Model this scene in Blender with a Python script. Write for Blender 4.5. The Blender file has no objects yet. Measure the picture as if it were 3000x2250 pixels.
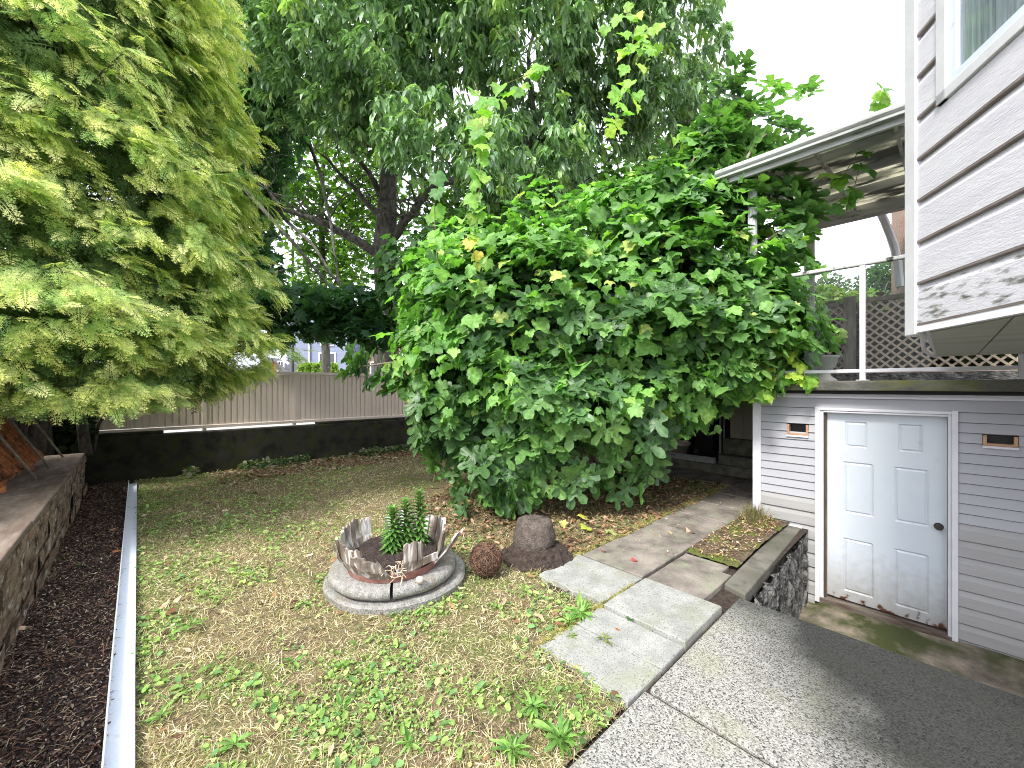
import bpy, math, random
import numpy as np
from mathutils import Vector
random.seed(7); RNG = np.random.default_rng(7)
sc = bpy.context.scene
C = sc.collection
R = math.radians
F, EYE, HOR = 1184.0, 1.58, 1132.0
# site axes: X runs along the path away from the house, Y runs along the basement wall; the camera looks at 42.9 degrees between them
def W(r, d): return (.7327*r+.6805*d, -.6806*r+.7326*d)
def at(px, py, d):
    x, y = W((px-1500)/F*d, d); return np.array((x, y, EYE-(py-HOR)/F*d))
RV = np.array((.7327, -.6806, 0)); DV = np.array((.6805, .7326, 0)); UP = np.array((0, 0, 1.))

# ---------------------------------------------------------------- mesh helpers
class MB:
    def __init__(s): s.v = []; s.f = []
    def add(s, vs, fs):
        n = len(s.v); s.v += [tuple(p) for p in vs]; s.f += [tuple(i+n for i in f) for f in fs]
    def box(s, x0, x1, y0, y1, z0, z1):
        s.add([(x0,y0,z0),(x1,y0,z0),(x1,y1,z0),(x0,y1,z0),(x0,y0,z1),(x1,y0,z1),(x1,y1,z1),(x0,y1,z1)],
              [(0,3,2,1),(4,5,6,7),(0,1,5,4),(1,2,6,5),(2,3,7,6),(3,0,4,7)]); return s
    def hexa(s, p):  # 8 corners bottom ring then top ring
        s.add(p, [(0,3,2,1),(4,5,6,7),(0,1,5,4),(1,2,6,5),(2,3,7,6),(3,0,4,7)]); return s
    def bar(s, a, b, w, h, up=(0,0,1)):
        a = Vector(a); b = Vector(b); t = (b-a).normalized(); u = Vector(up)
        if abs(t.dot(u)) > .98: u = Vector((1,0,0))
        x = t.cross(u).normalized(); z = x.cross(t).normalized()
        q = [(-1,-1),(1,-1),(1,1),(-1,1)]
        s.hexa([tuple(a+x*(i*w/2)+z*(j*h/2)) for i, j in q]+[tuple(b+x*(i*w/2)+z*(j*h/2)) for i, j in q]); return s
    def tube(s, pts, rad, n=8, cap=True):
        pts = [Vector(p) for p in pts]
        if not hasattr(rad, '__len__'): rad = [rad]*len(pts)
        base = len(s.v); ref = Vector((.3,.2,1)).normalized()
        for i, p in enumerate(pts):
            t = (pts[min(i+1,len(pts)-1)]-pts[max(i-1,0)]).normalized()
            x = t.cross(ref)
            if x.length < .05: x = t.cross(Vector((1,0,0)))
            x.normalize(); y = t.cross(x)
            for k in range(n):
                a = 2*math.pi*k/n; s.v.append(tuple(p+(x*math.cos(a)+y*math.sin(a))*rad[i]))
        for i in range(len(pts)-1):
            for k in range(n):
                a = base+i*n+k; b = base+i*n+(k+1) % n; s.f.append((a, b, b+n, a+n))
        if cap: s.f.append(tuple(base+k for k in range(n))[::-1]); s.f.append(tuple(base+(len(pts)-1)*n+k for k in range(n)))
        return s
    def lathe(s, c, prof, n=32, a0=0, a1=2*math.pi, wob=0):
        full = abs(a1-a0-2*math.pi) < 1e-4; m = n if full else n+1; base = len(s.v)
        for j in range(m):
            a = a0+(a1-a0)*j/n; w = 1+wob*math.sin(a*5+1)*.5+wob*math.sin(a*11)*.5
            for r, z in prof: s.v.append((c[0]+r*w*math.cos(a), c[1]+r*w*math.sin(a), c[2]+z))
        k = len(prof)
        for j in range(n):
            a = base+j*k; b = base+((j+1) % m)*k
            for i in range(k-1): s.f.append((a+i, b+i, b+i+1, a+i+1))
        return s
    def grid(s, P):  # P[i][j] points
        base = len(s.v); n = len(P); m = len(P[0])
        for row in P: s.v += [tuple(p) for p in row]
        for i in range(n-1):
            for j in range(m-1):
                a = base+i*m+j; s.f.append((a, a+1, a+m+1, a+m))
        return s

def base_of(parent):
    b = Vector((0,0,0)); p = parent
    while p is not None: b += p.location; p = p.parent
    return b
def mk(name, mb, mat, parent=None, base=None, smooth=False, bevel=0, col=None):
    me = bpy.data.meshes.new(name)
    if isinstance(mb, MB): me.from_pydata(mb.v, [], mb.f)
    else:
        v, loops, tot = mb
        me.vertices.add(len(v)); me.vertices.foreach_set('co', v.astype(np.float32).ravel())
        me.loops.add(len(loops)); me.loops.foreach_set('vertex_index', loops.astype(np.int32))
        st = np.concatenate(([0], np.cumsum(tot)[:-1])).astype(np.int32)
        me.polygons.add(len(tot)); me.polygons.foreach_set('loop_start', st); me.polygons.foreach_set('loop_total', tot.astype(np.int32))
        me.update(calc_edges=True)
        if col is not None:
            ca = me.color_attributes.new('col', 'FLOAT_COLOR', 'POINT')
            ca.data.foreach_set('color', np.hstack([col, np.ones((len(col), 1))]).astype(np.float32).ravel())
    o = bpy.data.objects.new(name, me); C.objects.link(o)
    off = base_of(parent) if parent is not None else Vector(base or (0,0,0))
    if off.length > 0:
        n = len(me.vertices); a = np.empty(n*3, np.float32); me.vertices.foreach_get('co', a)
        a = a.reshape(-1,3)-np.array(off, np.float32); me.vertices.foreach_set('co', a.ravel()); me.update()
    if parent is not None: o.parent = parent
    else: o.location = off
    if mat: me.materials.append(mat)
    if smooth: me.polygons.foreach_set('use_smooth', [True]*len(me.polygons))
    if bevel:
        m = o.modifiers.new('bevel', 'BEVEL'); m.width = bevel; m.segments = 2; m.limit_method = 'ANGLE'
    return o
def thing(name, label, cat, loc, group=None):
    o = bpy.data.objects.new(name, None); C.objects.link(o); o.location = loc
    o.empty_display_size = .1; o['label'] = label; o['category'] = cat
    if group: o['group'] = group
    return o
def tag(o, label=None, cat=None, group=None, kind=None):
    for k, v in (('label', label), ('category', cat), ('group', group), ('kind', kind)):
        if v: o[k] = v
    return o

# ---------------------------------------------------------------- materials
def srgb(h): 
    c = [int(h[i:i+2], 16)/255 for i in (0,2,4)]
    return tuple(x/12.92 if x < .04 else ((x+.055)/1.055)**2.4 for x in c)
def mat(name, c1, c2=None, scale=5, rough=.8, bump=0, bscale=40, stretch=(1,1,1), detail=6, lo=.35, hi=.65,
        c3=None, s3=1.5, lo3=.55, hi3=.7, spec=.3, attr=False, metal=0, bdist=.01, c4=None, s4=60, lo4=.6, hi4=.7):
    m = bpy.data.materials.new(name); m.use_nodes = True; nt = m.node_tree; N = nt.nodes; L = nt.links
    b = N['Principled BSDF']; b.inputs['Roughness'].default_value = rough; b.inputs['Metallic'].default_value = metal
    b.inputs['Specular IOR Level'].default_value = spec
    tc = N.new('ShaderNodeTexCoord'); mp = N.new('ShaderNodeMapping'); mp.inputs['Scale'].default_value = stretch
    L.new(tc.outputs['Object'], mp.inputs['Vector'])
    def noise(s, det=detail):
        n = N.new('ShaderNodeTexNoise'); n.inputs['Scale'].default_value = s; n.inputs['Detail'].default_value = det; n.inputs['Roughness'].default_value = .62
        L.new(mp.outputs[0], n.inputs['Vector']); return n
    def ramp(n, a, z):
        r = N.new('ShaderNodeMapRange'); r.inputs['From Min'].default_value = a; r.inputs['From Max'].default_value = z
        L.new(n.outputs[0], r.inputs['Value']); return r
    def mix(f, A, B):
        x = N.new('ShaderNodeMix'); x.data_type = 'RGBA'; L.new(f.outputs[0], x.inputs[0])
        for sock, val in ((x.inputs[6], A), (x.inputs[7], B)):
            if isinstance(val, tuple): sock.default_value = (*val, 1)
            else: L.new(val, sock)
        return x.outputs[2]
    out = None
    if c2: out = mix(ramp(noise(scale), lo, hi), c1, c2)
    if c3: out = mix(ramp(noise(s3), lo3, hi3), out or c1, c3)
    if c4: out = mix(ramp(noise(s4, 2), lo4, hi4), out or c1, c4)
    if attr:
        a = N.new('ShaderNodeAttribute'); a.attribute_name = 'col'
        if out is None: out = a.outputs['Color']
        else:
            x = N.new('ShaderNodeMix'); x.data_type = 'RGBA'; x.blend_type = 'MULTIPLY'; x.inputs[0].default_value = 1
            L.new(out, x.inputs[6]); L.new(a.outputs['Color'], x.inputs[7]); out = x.outputs[2]
    if out is None: b.inputs['Base Color'].default_value = (*c1, 1)
    else: L.new(out, b.inputs['Base Color'])
    if bump:
        n = noise(bscale); bp = N.new('ShaderNodeBump'); bp.inputs['Strength'].default_value = bump; bp.inputs['Distance'].default_value = bdist
        L.new(n.outputs[0], bp.inputs['Height']); L.new(bp.outputs[0], b.inputs['Normal'])
    m['mixfn'] = 0
    return m
def leafmat(name, trans=.35, rough=.45, spec=.4, tint=(1.0,1.25,.45)):
    m = bpy.data.materials.new(name); m.use_nodes = True; nt = m.node_tree; N = nt.nodes; L = nt.links
    b = N['Principled BSDF']; b.inputs['Roughness'].default_value = rough; b.inputs['Specular IOR Level'].default_value = spec
    a = N.new('ShaderNodeAttribute'); a.attribute_name = 'col'
    tc = N.new('ShaderNodeTexCoord'); n = N.new('ShaderNodeTexNoise'); n.inputs['Scale'].default_value = 25
    L.new(tc.outputs['Object'], n.inputs['Vector'])
    h = N.new('ShaderNodeHueSaturation'); L.new(a.outputs['Color'], h.inputs['Color'])
    r = N.new('ShaderNodeMapRange'); r.inputs['To Min'].default_value = .75; r.inputs['To Max'].default_value = 1.3
    r.inputs['From Min'].default_value = .3; r.inputs['From Max'].default_value = .7
    L.new(n.outputs[0], r.inputs['Value']); L.new(r.outputs[0], h.inputs['Value'])
    L.new(h.outputs[0], b.inputs['Base Color'])
    t = N.new('ShaderNodeBsdfTranslucent'); x = N.new('ShaderNodeMix'); x.data_type = 'RGBA'; x.blend_type = 'MULTIPLY'; x.inputs[0].default_value = 1
    L.new(h.outputs[0], x.inputs[6]); x.inputs[7].default_value = (tint[0]*1.5, tint[1]*1.5, tint[2]*1.5, 1); L.new(x.outputs[2], t.inputs['Color'])
    ms = N.new('ShaderNodeMixShader'); ms.inputs[0].default_value = trans
    L.new(b.outputs[0], ms.inputs[1]); L.new(t.outputs[0], ms.inputs[2]); L.new(ms.outputs[0], N['Material Output'].inputs['Surface'])
    return m

M = {}
M['fig'] = leafmat('broad_leaf', .30, .42, .45)
M['grape'] = leafmat('vine_leaf', .38, .5, .35)
M['chest'] = leafmat('chestnut_leaf', .28, .35, .5)
M['maple'] = leafmat('maple_leaf', .45, .5, .35)
M['cedar'] = leafmat('cedar_spray', .35, .6, .2, (1.0,1.05,.6))
M['lawn'] = leafmat('lawn_blade', .25, .7, .15)
M['litter'] = leafmat('dry_leaf', .1, .8, .15, (1.1,.9,.6))
M['bark'] = mat('bark', (.04,.037,.032), (.16,.15,.13), 14, .95, .9, 30, (1,1,.35), c3=(.05,.07,.025), s3=2, bdist=.03)
M['twig'] = mat('twig_bark', (.16,.13,.10), (.30,.26,.21), 18, .9, .5, 60)
M['vinestem'] = mat('vine_stem', (.13,.16,.05), (.25,.17,.08), 10, .8)
M['soil'] = mat('soil', (.035,.026,.022), (.095,.068,.055), 25, 1, 1, 90, c3=(.16,.11,.075), s3=60, lo3=.6, hi3=.68, bdist=.03)
M['lawnbase'] = mat('lawn_soil', (.085,.06,.038), (.26,.20,.11), 9, 1, 1, 60, c3=(.13,.155,.045), s3=2.2, lo3=.45, hi3=.65, bdist=.03, c4=(.34,.27,.16), s4=70, lo4=.52, hi4=.64)
M['mulch'] = mat('mulch_soil', (.018,.014,.014), (.055,.042,.038), 30, 1, 1, 90, bdist=.03)
M['white'] = mat('white_trim', (.66,.65,.68), (.58,.57,.60), 4, .45, .08, 60, c3=(.50,.46,.38), s3=3, lo3=.66, hi3=.8)
M['whitemetal'] = mat('white_metal', (.70,.74,.82), (.62,.67,.76), 3, .35, .05, 50, c3=(.40,.37,.32), s3=7, lo3=.60, hi3=.70)
M['glass'] = None
M['conc'] = mat('old_concrete', (.10,.095,.078), (.21,.20,.17), 6, .95, .6, 80, c3=(.06,.065,.035), s3=3, lo3=.5, hi3=.7)
M['blackconc'] = mat('mossy_wall', (.012,.012,.010), (.045,.042,.032), 4, .95, .8, 40, c3=(.035,.040,.012), s3=7, lo3=.48, hi3=.62, bdist=.02)

def math_chain(): pass

# ---------------------------------------------------------------- scatter
def fan(half, zf, c=(0,.32)):
    pts = half + [(-x, y) for x, y in half[::-1][1:-1]]
    v = [(c[0], c[1], zf(*c))] + [(x, y, zf(x, y)) for x, y in pts]
    n = len(pts); f = [(0, 1+i, 1+(i+1) % n) for i in range(n)]
    return np.array(v, float), f
cup = lambda k: (lambda x, y: .18*abs(x)-k*(x*x*1.2+(y-.35)**2))
T_GRAPE = fan([(0,.04),(.13,-.12),(.34,-.10),(.42,.06),(.57,.20),(.50,.34),(.60,.56),(.42,.57),(.30,.66),(.25,.83),(.10,.90),(0,1.06)][::-1], cup(.28))
T_FIG = fan([(0,.02),(.13,-.08),(.30,-.05),(.33,.08),(.20,.20),(.40,.19),(.62,.32),(.64,.46),(.50,.54),(.23,.44),(.17,.54),(.25,.74),(.23,.94),(.10,1.07),(0,1.12)][::-1], cup(.22))
T_MAPLE = fan([(0,0),(.30,-.10),(.26,.08),(.62,.26),(.34,.36),(.52,.70),(.22,.58),(0,1.02)][::-1], cup(.25))
T_CLOVER = (np.array([(0,0,0),(.45,.35,.12),(.35,.9,.02),(0,1,-.05),(-.35,.9,.02),(-.45,.35,.12)]), [(0,1,2,3),(0,3,4,5)])
T_BLADE = (np.array([(-.5,0,0),(.5,0,0),(.4,.5,.12),(-.4,.5,.12),(0,1,.02)]), [(0,1,2,3),(3,2,4)])
def lance(w, droop, seg=3):
    v = []; f = []
    for i in range(seg+1):
        t = i/seg; ww = w*math.sin(math.pi*(.12+.88*t))**.8 if i < seg else 0
        y = t; z = -droop*t*t
        v += [(-ww, y, z+.25*ww), (0, y, z), (ww, y, z+.25*ww)]
    for i in range(seg):
        a = 3*i; f += [(a, a+1, a+4, a+3), (a+1, a+2, a+5, a+4)]
    return np.array(v, float), f
T_CHEST = lance(.15, .30)
T_LANCE = lance(.2, .15, 2)
def cedar_frond():
    v = []; f = []; rr = random.Random(3)
    def dia(p, a, L, w):
        d = (math.cos(a), math.sin(a)); n = (-d[1], d[0]); k = len(v)
        q = [p, (p[0]+d[0]*L*.4+n[0]*w, p[1]+d[1]*L*.4+n[1]*w), (p[0]+d[0]*L, p[1]+d[1]*L), (p[0]+d[0]*L*.4-n[0]*w, p[1]+d[1]*L*.4-n[1]*w)]
        for x, y in q: v.append((x, y, -.30*y*y-.18*x*x))
        f.append((k, k+1, k+2, k+3))
    dia((0,0), math.pi/2, 1, .014)
    for i in range(9):
        t = .08+i*.1; s = 1 if i % 2 else -1
        for s in (1,-1):
            L = (.42*(1-t)**.75+.06)*rr.uniform(.8,1.15); a = math.pi/2-s*rr.uniform(.75,1.0); p = (0, t+rr.uniform(-.02,.02))
            dia(p, a, L, .0145)
            nsub = 3 if L > .2 else 1
            for j in range(nsub):
                u = .25+.24*j; q = (p[0]+math.cos(a)*L*u, p[1]+math.sin(a)*L*u)
                for s2 in (1,-1): dia(q, a+s2*.75, L*.46*(1.1-u), .0135)
    return np.array(v, float), f
T_CEDAR = cedar_frond()

def nrm(a): return a/np.maximum(np.linalg.norm(a, axis=-1, keepdims=True), 1e-9)
def scatter(tpl, pos, n, t, size, col, wid=None, tipcol=None, jag=0):
    tv, tf = tpl; K = len(pos)
    n = nrm(n); t = nrm(t-(t*n).sum(1, keepdims=True)*n); x = np.cross(t, n)
    s = np.asarray(size, float)*np.ones(K); w = s if wid is None else np.asarray(wid, float)*np.ones(K)
    tvv = np.repeat(tv[None], K, 0)
    if jag: tvv = tvv+RNG.normal(0, jag, tvv.shape)*np.array((1,1,1.5)); tvv[:,:,2] += RNG.normal(0, 1.2*jag, (K,1))*tvv[:,:,0]**2*20
    V = pos[:,None,:] + tvv[:,:,0:1]*(w[:,None]*x)[:,None,:] + tvv[:,:,1:2]*(s[:,None]*t)[:,None,:] + tvv[:,:,2:3]*(s[:,None]*n)[:,None,:]
    m = len(tv); lo = np.concatenate([np.array(q) for q in tf]); tot = np.array([len(q) for q in tf])
    loops = (lo[None]+(np.arange(K)*m)[:,None]).ravel(); tots = np.tile(tot, K)
    c = np.repeat(col[:,None,:], m, 1)
    if tipcol is not None:
        k = np.clip(np.abs(tv[:,1])**.85, 0, 1)[None,:,None]; c = c*(1-k)+tipcol[:,None,:]*k
    return (V.reshape(-1,3), loops, tots, c.reshape(-1,3))
def join(parts):
    vs, ls, ts, cs = [], [], [], []; o = 0
    for v, l, t, c in parts: vs.append(v); ls.append(l+o); ts.append(t); cs.append(c); o += len(v)
    return (np.concatenate(vs), np.concatenate(ls), np.concatenate(ts)), np.concatenate(cs)
def rnd(n): return RNG.normal(size=(n,3))
def pal(cols, n, var=.18, p=None):
    cols = np.array(cols); i = RNG.choice(len(cols), n, p=p); return cols[i]*RNG.uniform(1-var, 1+var, (n,1))
def vnoise(P, s, seed=0):
    g = np.random.default_rng(seed); o = 0
    for k in range(6):
        w = g.normal(size=P.shape[1])*s*(1+.6*k); o = o+np.sin(P@w+g.uniform(0,7))/(1+.35*k)
    return o/3

def ell(px, py, d, rx, ry, rd): return (at(px, py, d), rx/F*d, ry/F*d, rd)
def shell(blobs, n, front=-.35, lo=.72, hi=1.04, down=-1.):
    """points in the outer layer of a union of ellipsoids, with outward directions"""
    ar = np.array([b[1]*b[2]+b[2]*b[3]+b[1]*b[3] for b in blobs]); ar = ar/ar.sum()
    P, O = [], []
    ids = RNG.choice(len(blobs), n*3, p=ar)
    u = nrm(rnd(n*3))
    for i in range(n*3):
        c, a, b, e = blobs[ids[i]]; q = u[i]
        if -q[1] < front or q[2] < down: continue
        k = RNG.uniform(lo, hi)
        p = c+RV*q[0]*a*k+DV*q[1]*e*k+UP*q[2]*b*k
        inside = False
        for j, (c2, a2, b2, e2) in enumerate(blobs):
            if j == ids[i]: continue
            r = p-c2; l = ((r@RV)/a2)**2+((r@DV)/e2)**2+(r[2]/b2)**2
            if l < .33: inside = True; break
        if inside: continue
        P.append(p); O.append(RV*q[0]/a+DV*q[1]/e+UP*q[2]/b)
        if len(P) >= n: break
    P = np.array(P); O = nrm(np.array(O)); P = P+O*(vnoise(P, 1.6, 77)*.36+vnoise(P, 4.2, 78)*.12)[:,None]
    g = vnoise(P, 2.4, 79) > -.62
    return P[g], O[g]
def vol(blobs, n, ns=1.2, thr=-.25, seed=1):
    v = np.array([b[1]*b[2]*b[3] for b in blobs]); v = v**.8; v /= v.sum(); P = []
    ids = RNG.choice(len(blobs), n*3, p=v); u = nrm(rnd(n*3))*RNG.uniform(0,1,(n*3,1))**(1/2.6)
    P = np.array([blobs[i][0]+RV*q[0]*blobs[i][1]+DV*q[1]*blobs[i][3]+UP*q[2]*blobs[i][2] for i, q in zip(ids, u)])
    k = vnoise(P, ns, seed) > thr
    return P[k][:n]

# ================================================================ CAMERA, SKY, SUN
cam = bpy.data.cameras.new('camera'); co = bpy.data.objects.new('camera', cam); C.objects.link(co)
cam.sensor_width = 36; cam.lens = 36*F/3000; cam.shift_y = (HOR-1125)/3000; cam.clip_end = 600; cam.clip_start = .05
co.location = (0, 0, EYE); co.rotation_euler = (R(90), 0, -math.atan2(.6805, .7326)); sc.camera = co
SUN_EL, SUN_AZ = 50, -100      # azimuth measured clockwise from +Y: the bright part of the cloud stands over the patio, left of the view
w = bpy.data.worlds.new('World'); sc.world = w; w.use_nodes = True; nt = w.node_tree
sky = nt.nodes.new('ShaderNodeTexSky'); sky.sky_type = 'NISHITA'; sky.sun_disc = False
sky.sun_elevation = R(SUN_EL); sky.sun_rotation = R(SUN_AZ); sky.air_density = 1; sky.dust_density = 4
hs = nt.nodes.new('ShaderNodeHueSaturation'); hs.inputs['Saturation'].default_value = .12; hs.inputs['Value'].default_value = 1.0
nt.links.new(sky.outputs[0], hs.inputs['Color'])
mx = nt.nodes.new('ShaderNodeMix'); mx.data_type = 'RGBA'; mx.inputs[0].default_value = .6
nt.links.new(hs.outputs[0], mx.inputs[6]); mx.inputs[7].default_value = (9.2, 9.5, 10.9, 1)   # even cloud layer
nt.links.new(mx.outputs[2], nt.nodes['Background'].inputs['Color']); nt.nodes['Background'].inputs['Strength'].default_value = .15
sl = bpy.data.lights.new('sun', 'SUN'); sl.energy = 2.2; sl.angle = R(11); sl.color = (1, .96, .88)
so = bpy.data.objects.new('sun', sl); C.objects.link(so)
az = R(SUN_AZ); el = R(SUN_EL); dirv = Vector((math.sin(az)*math.cos(el), math.cos(az)*math.cos(el), math.sin(el)))
so.rotation_euler = dirv.to_track_quat('Z', 'Y').to_euler(); so.location = (0,0,12)
sc.view_settings.view_transform = 'Standard'; sc.view_settings.look = 'None'; sc.view_settings.exposure = 1.22; sc.view_settings.gamma = 1
sc.cycles.max_bounces = 6; sc.cycles.transparent_max_bounces = 12; sc.cycles.use_denoising = True; sc.cycles.denoising_prefilter = 'NONE'; sc.cycles.filter_width = 1.0

# ================================================================ GROUND
WX0, WX1, WY1 = 3.32, 5.50, 1.06     # stair well beside the basement door
g = MB()
def sheet(mb, x0, x1, y0, y1, z, n=1):
    mb.add([(x0,y0,z),(x1,y0,z),(x1,y1,z),(x0,y1,z)], [(0,1,2,3)])
for x0, x1, y0, y1 in ((-150,-.58,-150,150),(-.58,WX0,-150,9.45),(WX0,150,WY1,9.45),(5.72,150,-150,WY1),(WX0,5.72,-150,-3.5),(-.58,150,9.45,150)):
    sheet(g, x0, x1, y0, y1, -.03)
tag(mk('ground', g, M['soil']), kind='structure')
# lawn surface: gently uneven sheet
P = [[(x, y, -.012+.012*math.sin(x*2.1+y*1.3)*math.cos(y*1.7)+random.uniform(-.004,.004)) for y in np.linspace(1.09, 9.32, 90)] for x in np.linspace(-.02, 7.75, 85)]
P = [[(x, max(y, 1.09), -.06 if ((x > 1.79 and y < 1.66) or (x > 2.46 and y < 2.28)) else z) for x, y, z in row] for row in P]
tag(mk('lawn_ground', MB().grid(P), M['lawnbase'], smooth=True), kind='structure')
P = [[(x, y, -.005+random.uniform(-.008,.010)) for y in np.linspace(-1, 9.32, 130)] for x in np.linspace(-.60, -.03, 12)]
tag(mk('mulch_bed', MB().grid(P), M['mulch'], smooth=True), kind='structure')

# patio of exposed aggregate
def patio_mat():
    m = bpy.data.materials.new('exposed_aggregate'); m.use_nodes = True; nt = m.node_tree; N = nt.nodes; L = nt.links; b = N['Principled BSDF']
    b.inputs['Roughness'].default_value = .85
    tc = N.new('ShaderNodeTexCoord')
    vo = N.new('ShaderNodeTexVoronoi'); vo.inputs['Scale'].default_value = 150; L.new(tc.outputs['Object'], vo.inputs['Vector'])
    cr = N.new('ShaderNodeValToRGB'); e = cr.color_ramp.elements; e[0].position = 0; e[0].color = (.03,.03,.03,1); e[1].position = .30; e[1].color = (.20,.19,.17,1)
    for p, c in ((.5,(.25,.245,.225,1)),(.75,(.35,.345,.32,1))): q = e.new(p); q.color = c
    sp = N.new('ShaderNodeSeparateColor'); L.new(vo.outputs['Color'], sp.inputs[0]); L.new(sp.outputs[0], cr.inputs[0])
    n1 = N.new('ShaderNodeTexNoise'); n1.inputs['Scale'].default_value = 120; n1.inputs['Detail'].default_value = 3; L.new(tc.outputs['Object'], n1.inputs['Vector'])
    # damp stain spreading from the well side: a mark on the slab with its own outline
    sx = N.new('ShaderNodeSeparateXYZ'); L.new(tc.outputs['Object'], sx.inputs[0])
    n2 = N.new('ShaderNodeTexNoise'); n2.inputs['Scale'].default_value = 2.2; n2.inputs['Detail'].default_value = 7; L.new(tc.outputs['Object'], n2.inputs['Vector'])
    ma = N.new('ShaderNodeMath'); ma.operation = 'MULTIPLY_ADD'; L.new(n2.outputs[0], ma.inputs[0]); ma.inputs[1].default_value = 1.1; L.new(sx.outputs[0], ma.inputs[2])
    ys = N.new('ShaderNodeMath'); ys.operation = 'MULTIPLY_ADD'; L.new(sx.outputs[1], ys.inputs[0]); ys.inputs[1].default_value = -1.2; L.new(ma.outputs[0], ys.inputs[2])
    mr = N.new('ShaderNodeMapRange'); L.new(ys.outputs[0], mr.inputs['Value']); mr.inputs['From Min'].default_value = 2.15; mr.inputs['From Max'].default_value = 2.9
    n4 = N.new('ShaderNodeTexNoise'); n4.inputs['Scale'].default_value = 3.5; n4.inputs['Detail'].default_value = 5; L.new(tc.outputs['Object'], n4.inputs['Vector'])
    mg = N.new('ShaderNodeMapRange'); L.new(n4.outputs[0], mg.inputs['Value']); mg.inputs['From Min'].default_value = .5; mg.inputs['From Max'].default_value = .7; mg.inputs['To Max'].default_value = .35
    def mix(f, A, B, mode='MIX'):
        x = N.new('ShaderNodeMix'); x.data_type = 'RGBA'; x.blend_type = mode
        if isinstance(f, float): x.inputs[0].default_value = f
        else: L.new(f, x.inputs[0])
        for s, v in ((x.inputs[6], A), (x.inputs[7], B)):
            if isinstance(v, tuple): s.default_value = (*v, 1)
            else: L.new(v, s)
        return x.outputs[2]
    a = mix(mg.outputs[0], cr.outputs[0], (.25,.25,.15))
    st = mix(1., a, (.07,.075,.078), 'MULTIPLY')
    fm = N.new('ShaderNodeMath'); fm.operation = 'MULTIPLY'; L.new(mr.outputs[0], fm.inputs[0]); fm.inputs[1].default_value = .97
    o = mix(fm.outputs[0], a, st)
    L.new(o, b.inputs['Base Color'])
    bp = N.new('ShaderNodeBump'); bp.inputs['Strength'].default_value = .6; bp.inputs['Distance'].default_value = .004; bp.invert = True
    L.new(vo.outputs['Distance'], bp.inputs['Height']); L.new(bp.outputs[0], b.inputs['Normal'])
    return m
M['patio'] = patio_mat()
p = MB(); p.box(-1.2, 1.945, -4, 1.075, -.14, -.006); p.box(1.972, 3.32, -4, 1.065, -.14, -.006)
tag(mk('patio', p, M['patio'], bevel=.012), kind='structure')
# path slabs
M['slab'] = mat('path_slab', (.25,.255,.24), (.37,.37,.35), 6, .9, .35, 150, c3=(.24,.25,.17), s3=2.4, lo3=.5, hi3=.72, c4=(.14,.14,.13), s4=110, lo4=.56, hi4=.66)
M['slabdirty'] = mat('weathered_slab', (.12,.105,.09), (.30,.26,.23), 3.5, .9, .35, 120, c3=(.24,.25,.18), s3=5, lo3=.5, hi3=.7, c4=(.10,.09,.08), s4=120, lo4=.6, hi4=.68)
def slab(mb, x0, x1, y0, y1, z1, rag=0.0, tilt=0):
    n = 7; lo, hi = [], []
    e = lambda t: random.uniform(-rag, rag)
    ring = [(x0+(x1-x0)*i/n, y0) for i in range(n)]+[(x1, y0+(y1-y0)*i/n) for i in range(n)]+[(x1-(x1-x0)*i/n, y1+e(0)) for i in range(n)]+[(x0+(e(0) if 0 < i < n else 0), y1-(y1-y0)*i/n) for i in range(n)]
    ring = [(x+random.uniform(-.0025,.0025), y+random.uniform(-.0025,.0025)) for x, y in ring]
    k = len(ring); cx, cy = (x0+x1)/2, (y0+y1)/2
    zz = lambda x, y: z1+tilt*(x-cx)
    vs = [(x, y, -.05) for x, y in ring]+[(x, y, zz(x, y)-.006) for x, y in ring]+[(cx+(x-cx)*.985, cy+(y-cy)*.985, zz(x, y)) for x, y in ring]
    fs = []
    for a in (0, k):
        for i in range(k): j = (i+1) % k; fs.append((a+i, a+j, a+k+j, a+k+i))
    fs.append(tuple(2*k+i for i in range(k))); mb.add(vs, fs)
pa = MB()
slab(pa, 1.80, 2.135, 1.083, 1.69, .006, .03); slab(pa, 2.15, 2.42, 1.083, 1.68, .010, .012)
slab(pa, 2.44, 3.02, 1.083, 1.665, .032); slab(pa, 2.46, 3.02, 1.70, 2.32, .014, .03)
tag(mk('path', pa, M['slab']), kind='structure')
pb = MB()
slab(pb, 3.035, 3.66, 1.70, 2.30, .022)
slab(pb, 3.035, 3.62, 1.22, 1.675, .012)
for x0, x1 in ((3.68,4.35),(4.37,4.98),(5.0,5.62),(5.64,6.26),(6.28,6.9),(6.92,7.6)): slab(pb, x0, x1, 1.70+random.uniform(-.01,.01), 2.31+random.uniform(-.02,.03), .012+random.uniform(-.004,.006), .006)
for y0, y1 in ((2.34,2.94),(2.96,3.56),(3.58,4.2)): slab(pb, 6.93, 7.6, y0, y1, .008)
slab(pb, 3.64, 3.80, 1.30, 1.68, .004)
tag(mk('path_weathered', pb, M['slabdirty']), kind='structure')
# planting strip beside path
P = [[(x, y, .004+random.uniform(-.006,.014)+.02*math.exp(-((x-4.6)**2)*3)) for y in np.linspace(1.24, 1.69, 14)] for x in np.linspace(3.81, 5.54, 40)]
tag(mk('soil_strip', MB().grid(P), mat('mossy_soil', (.07,.05,.035), (.20,.15,.10), 25, 1, 1, 90, c3=(.13,.16,.03), s3=3, lo3=.5, hi3=.6, bdist=.02), smooth=True), kind='structure')
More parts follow.
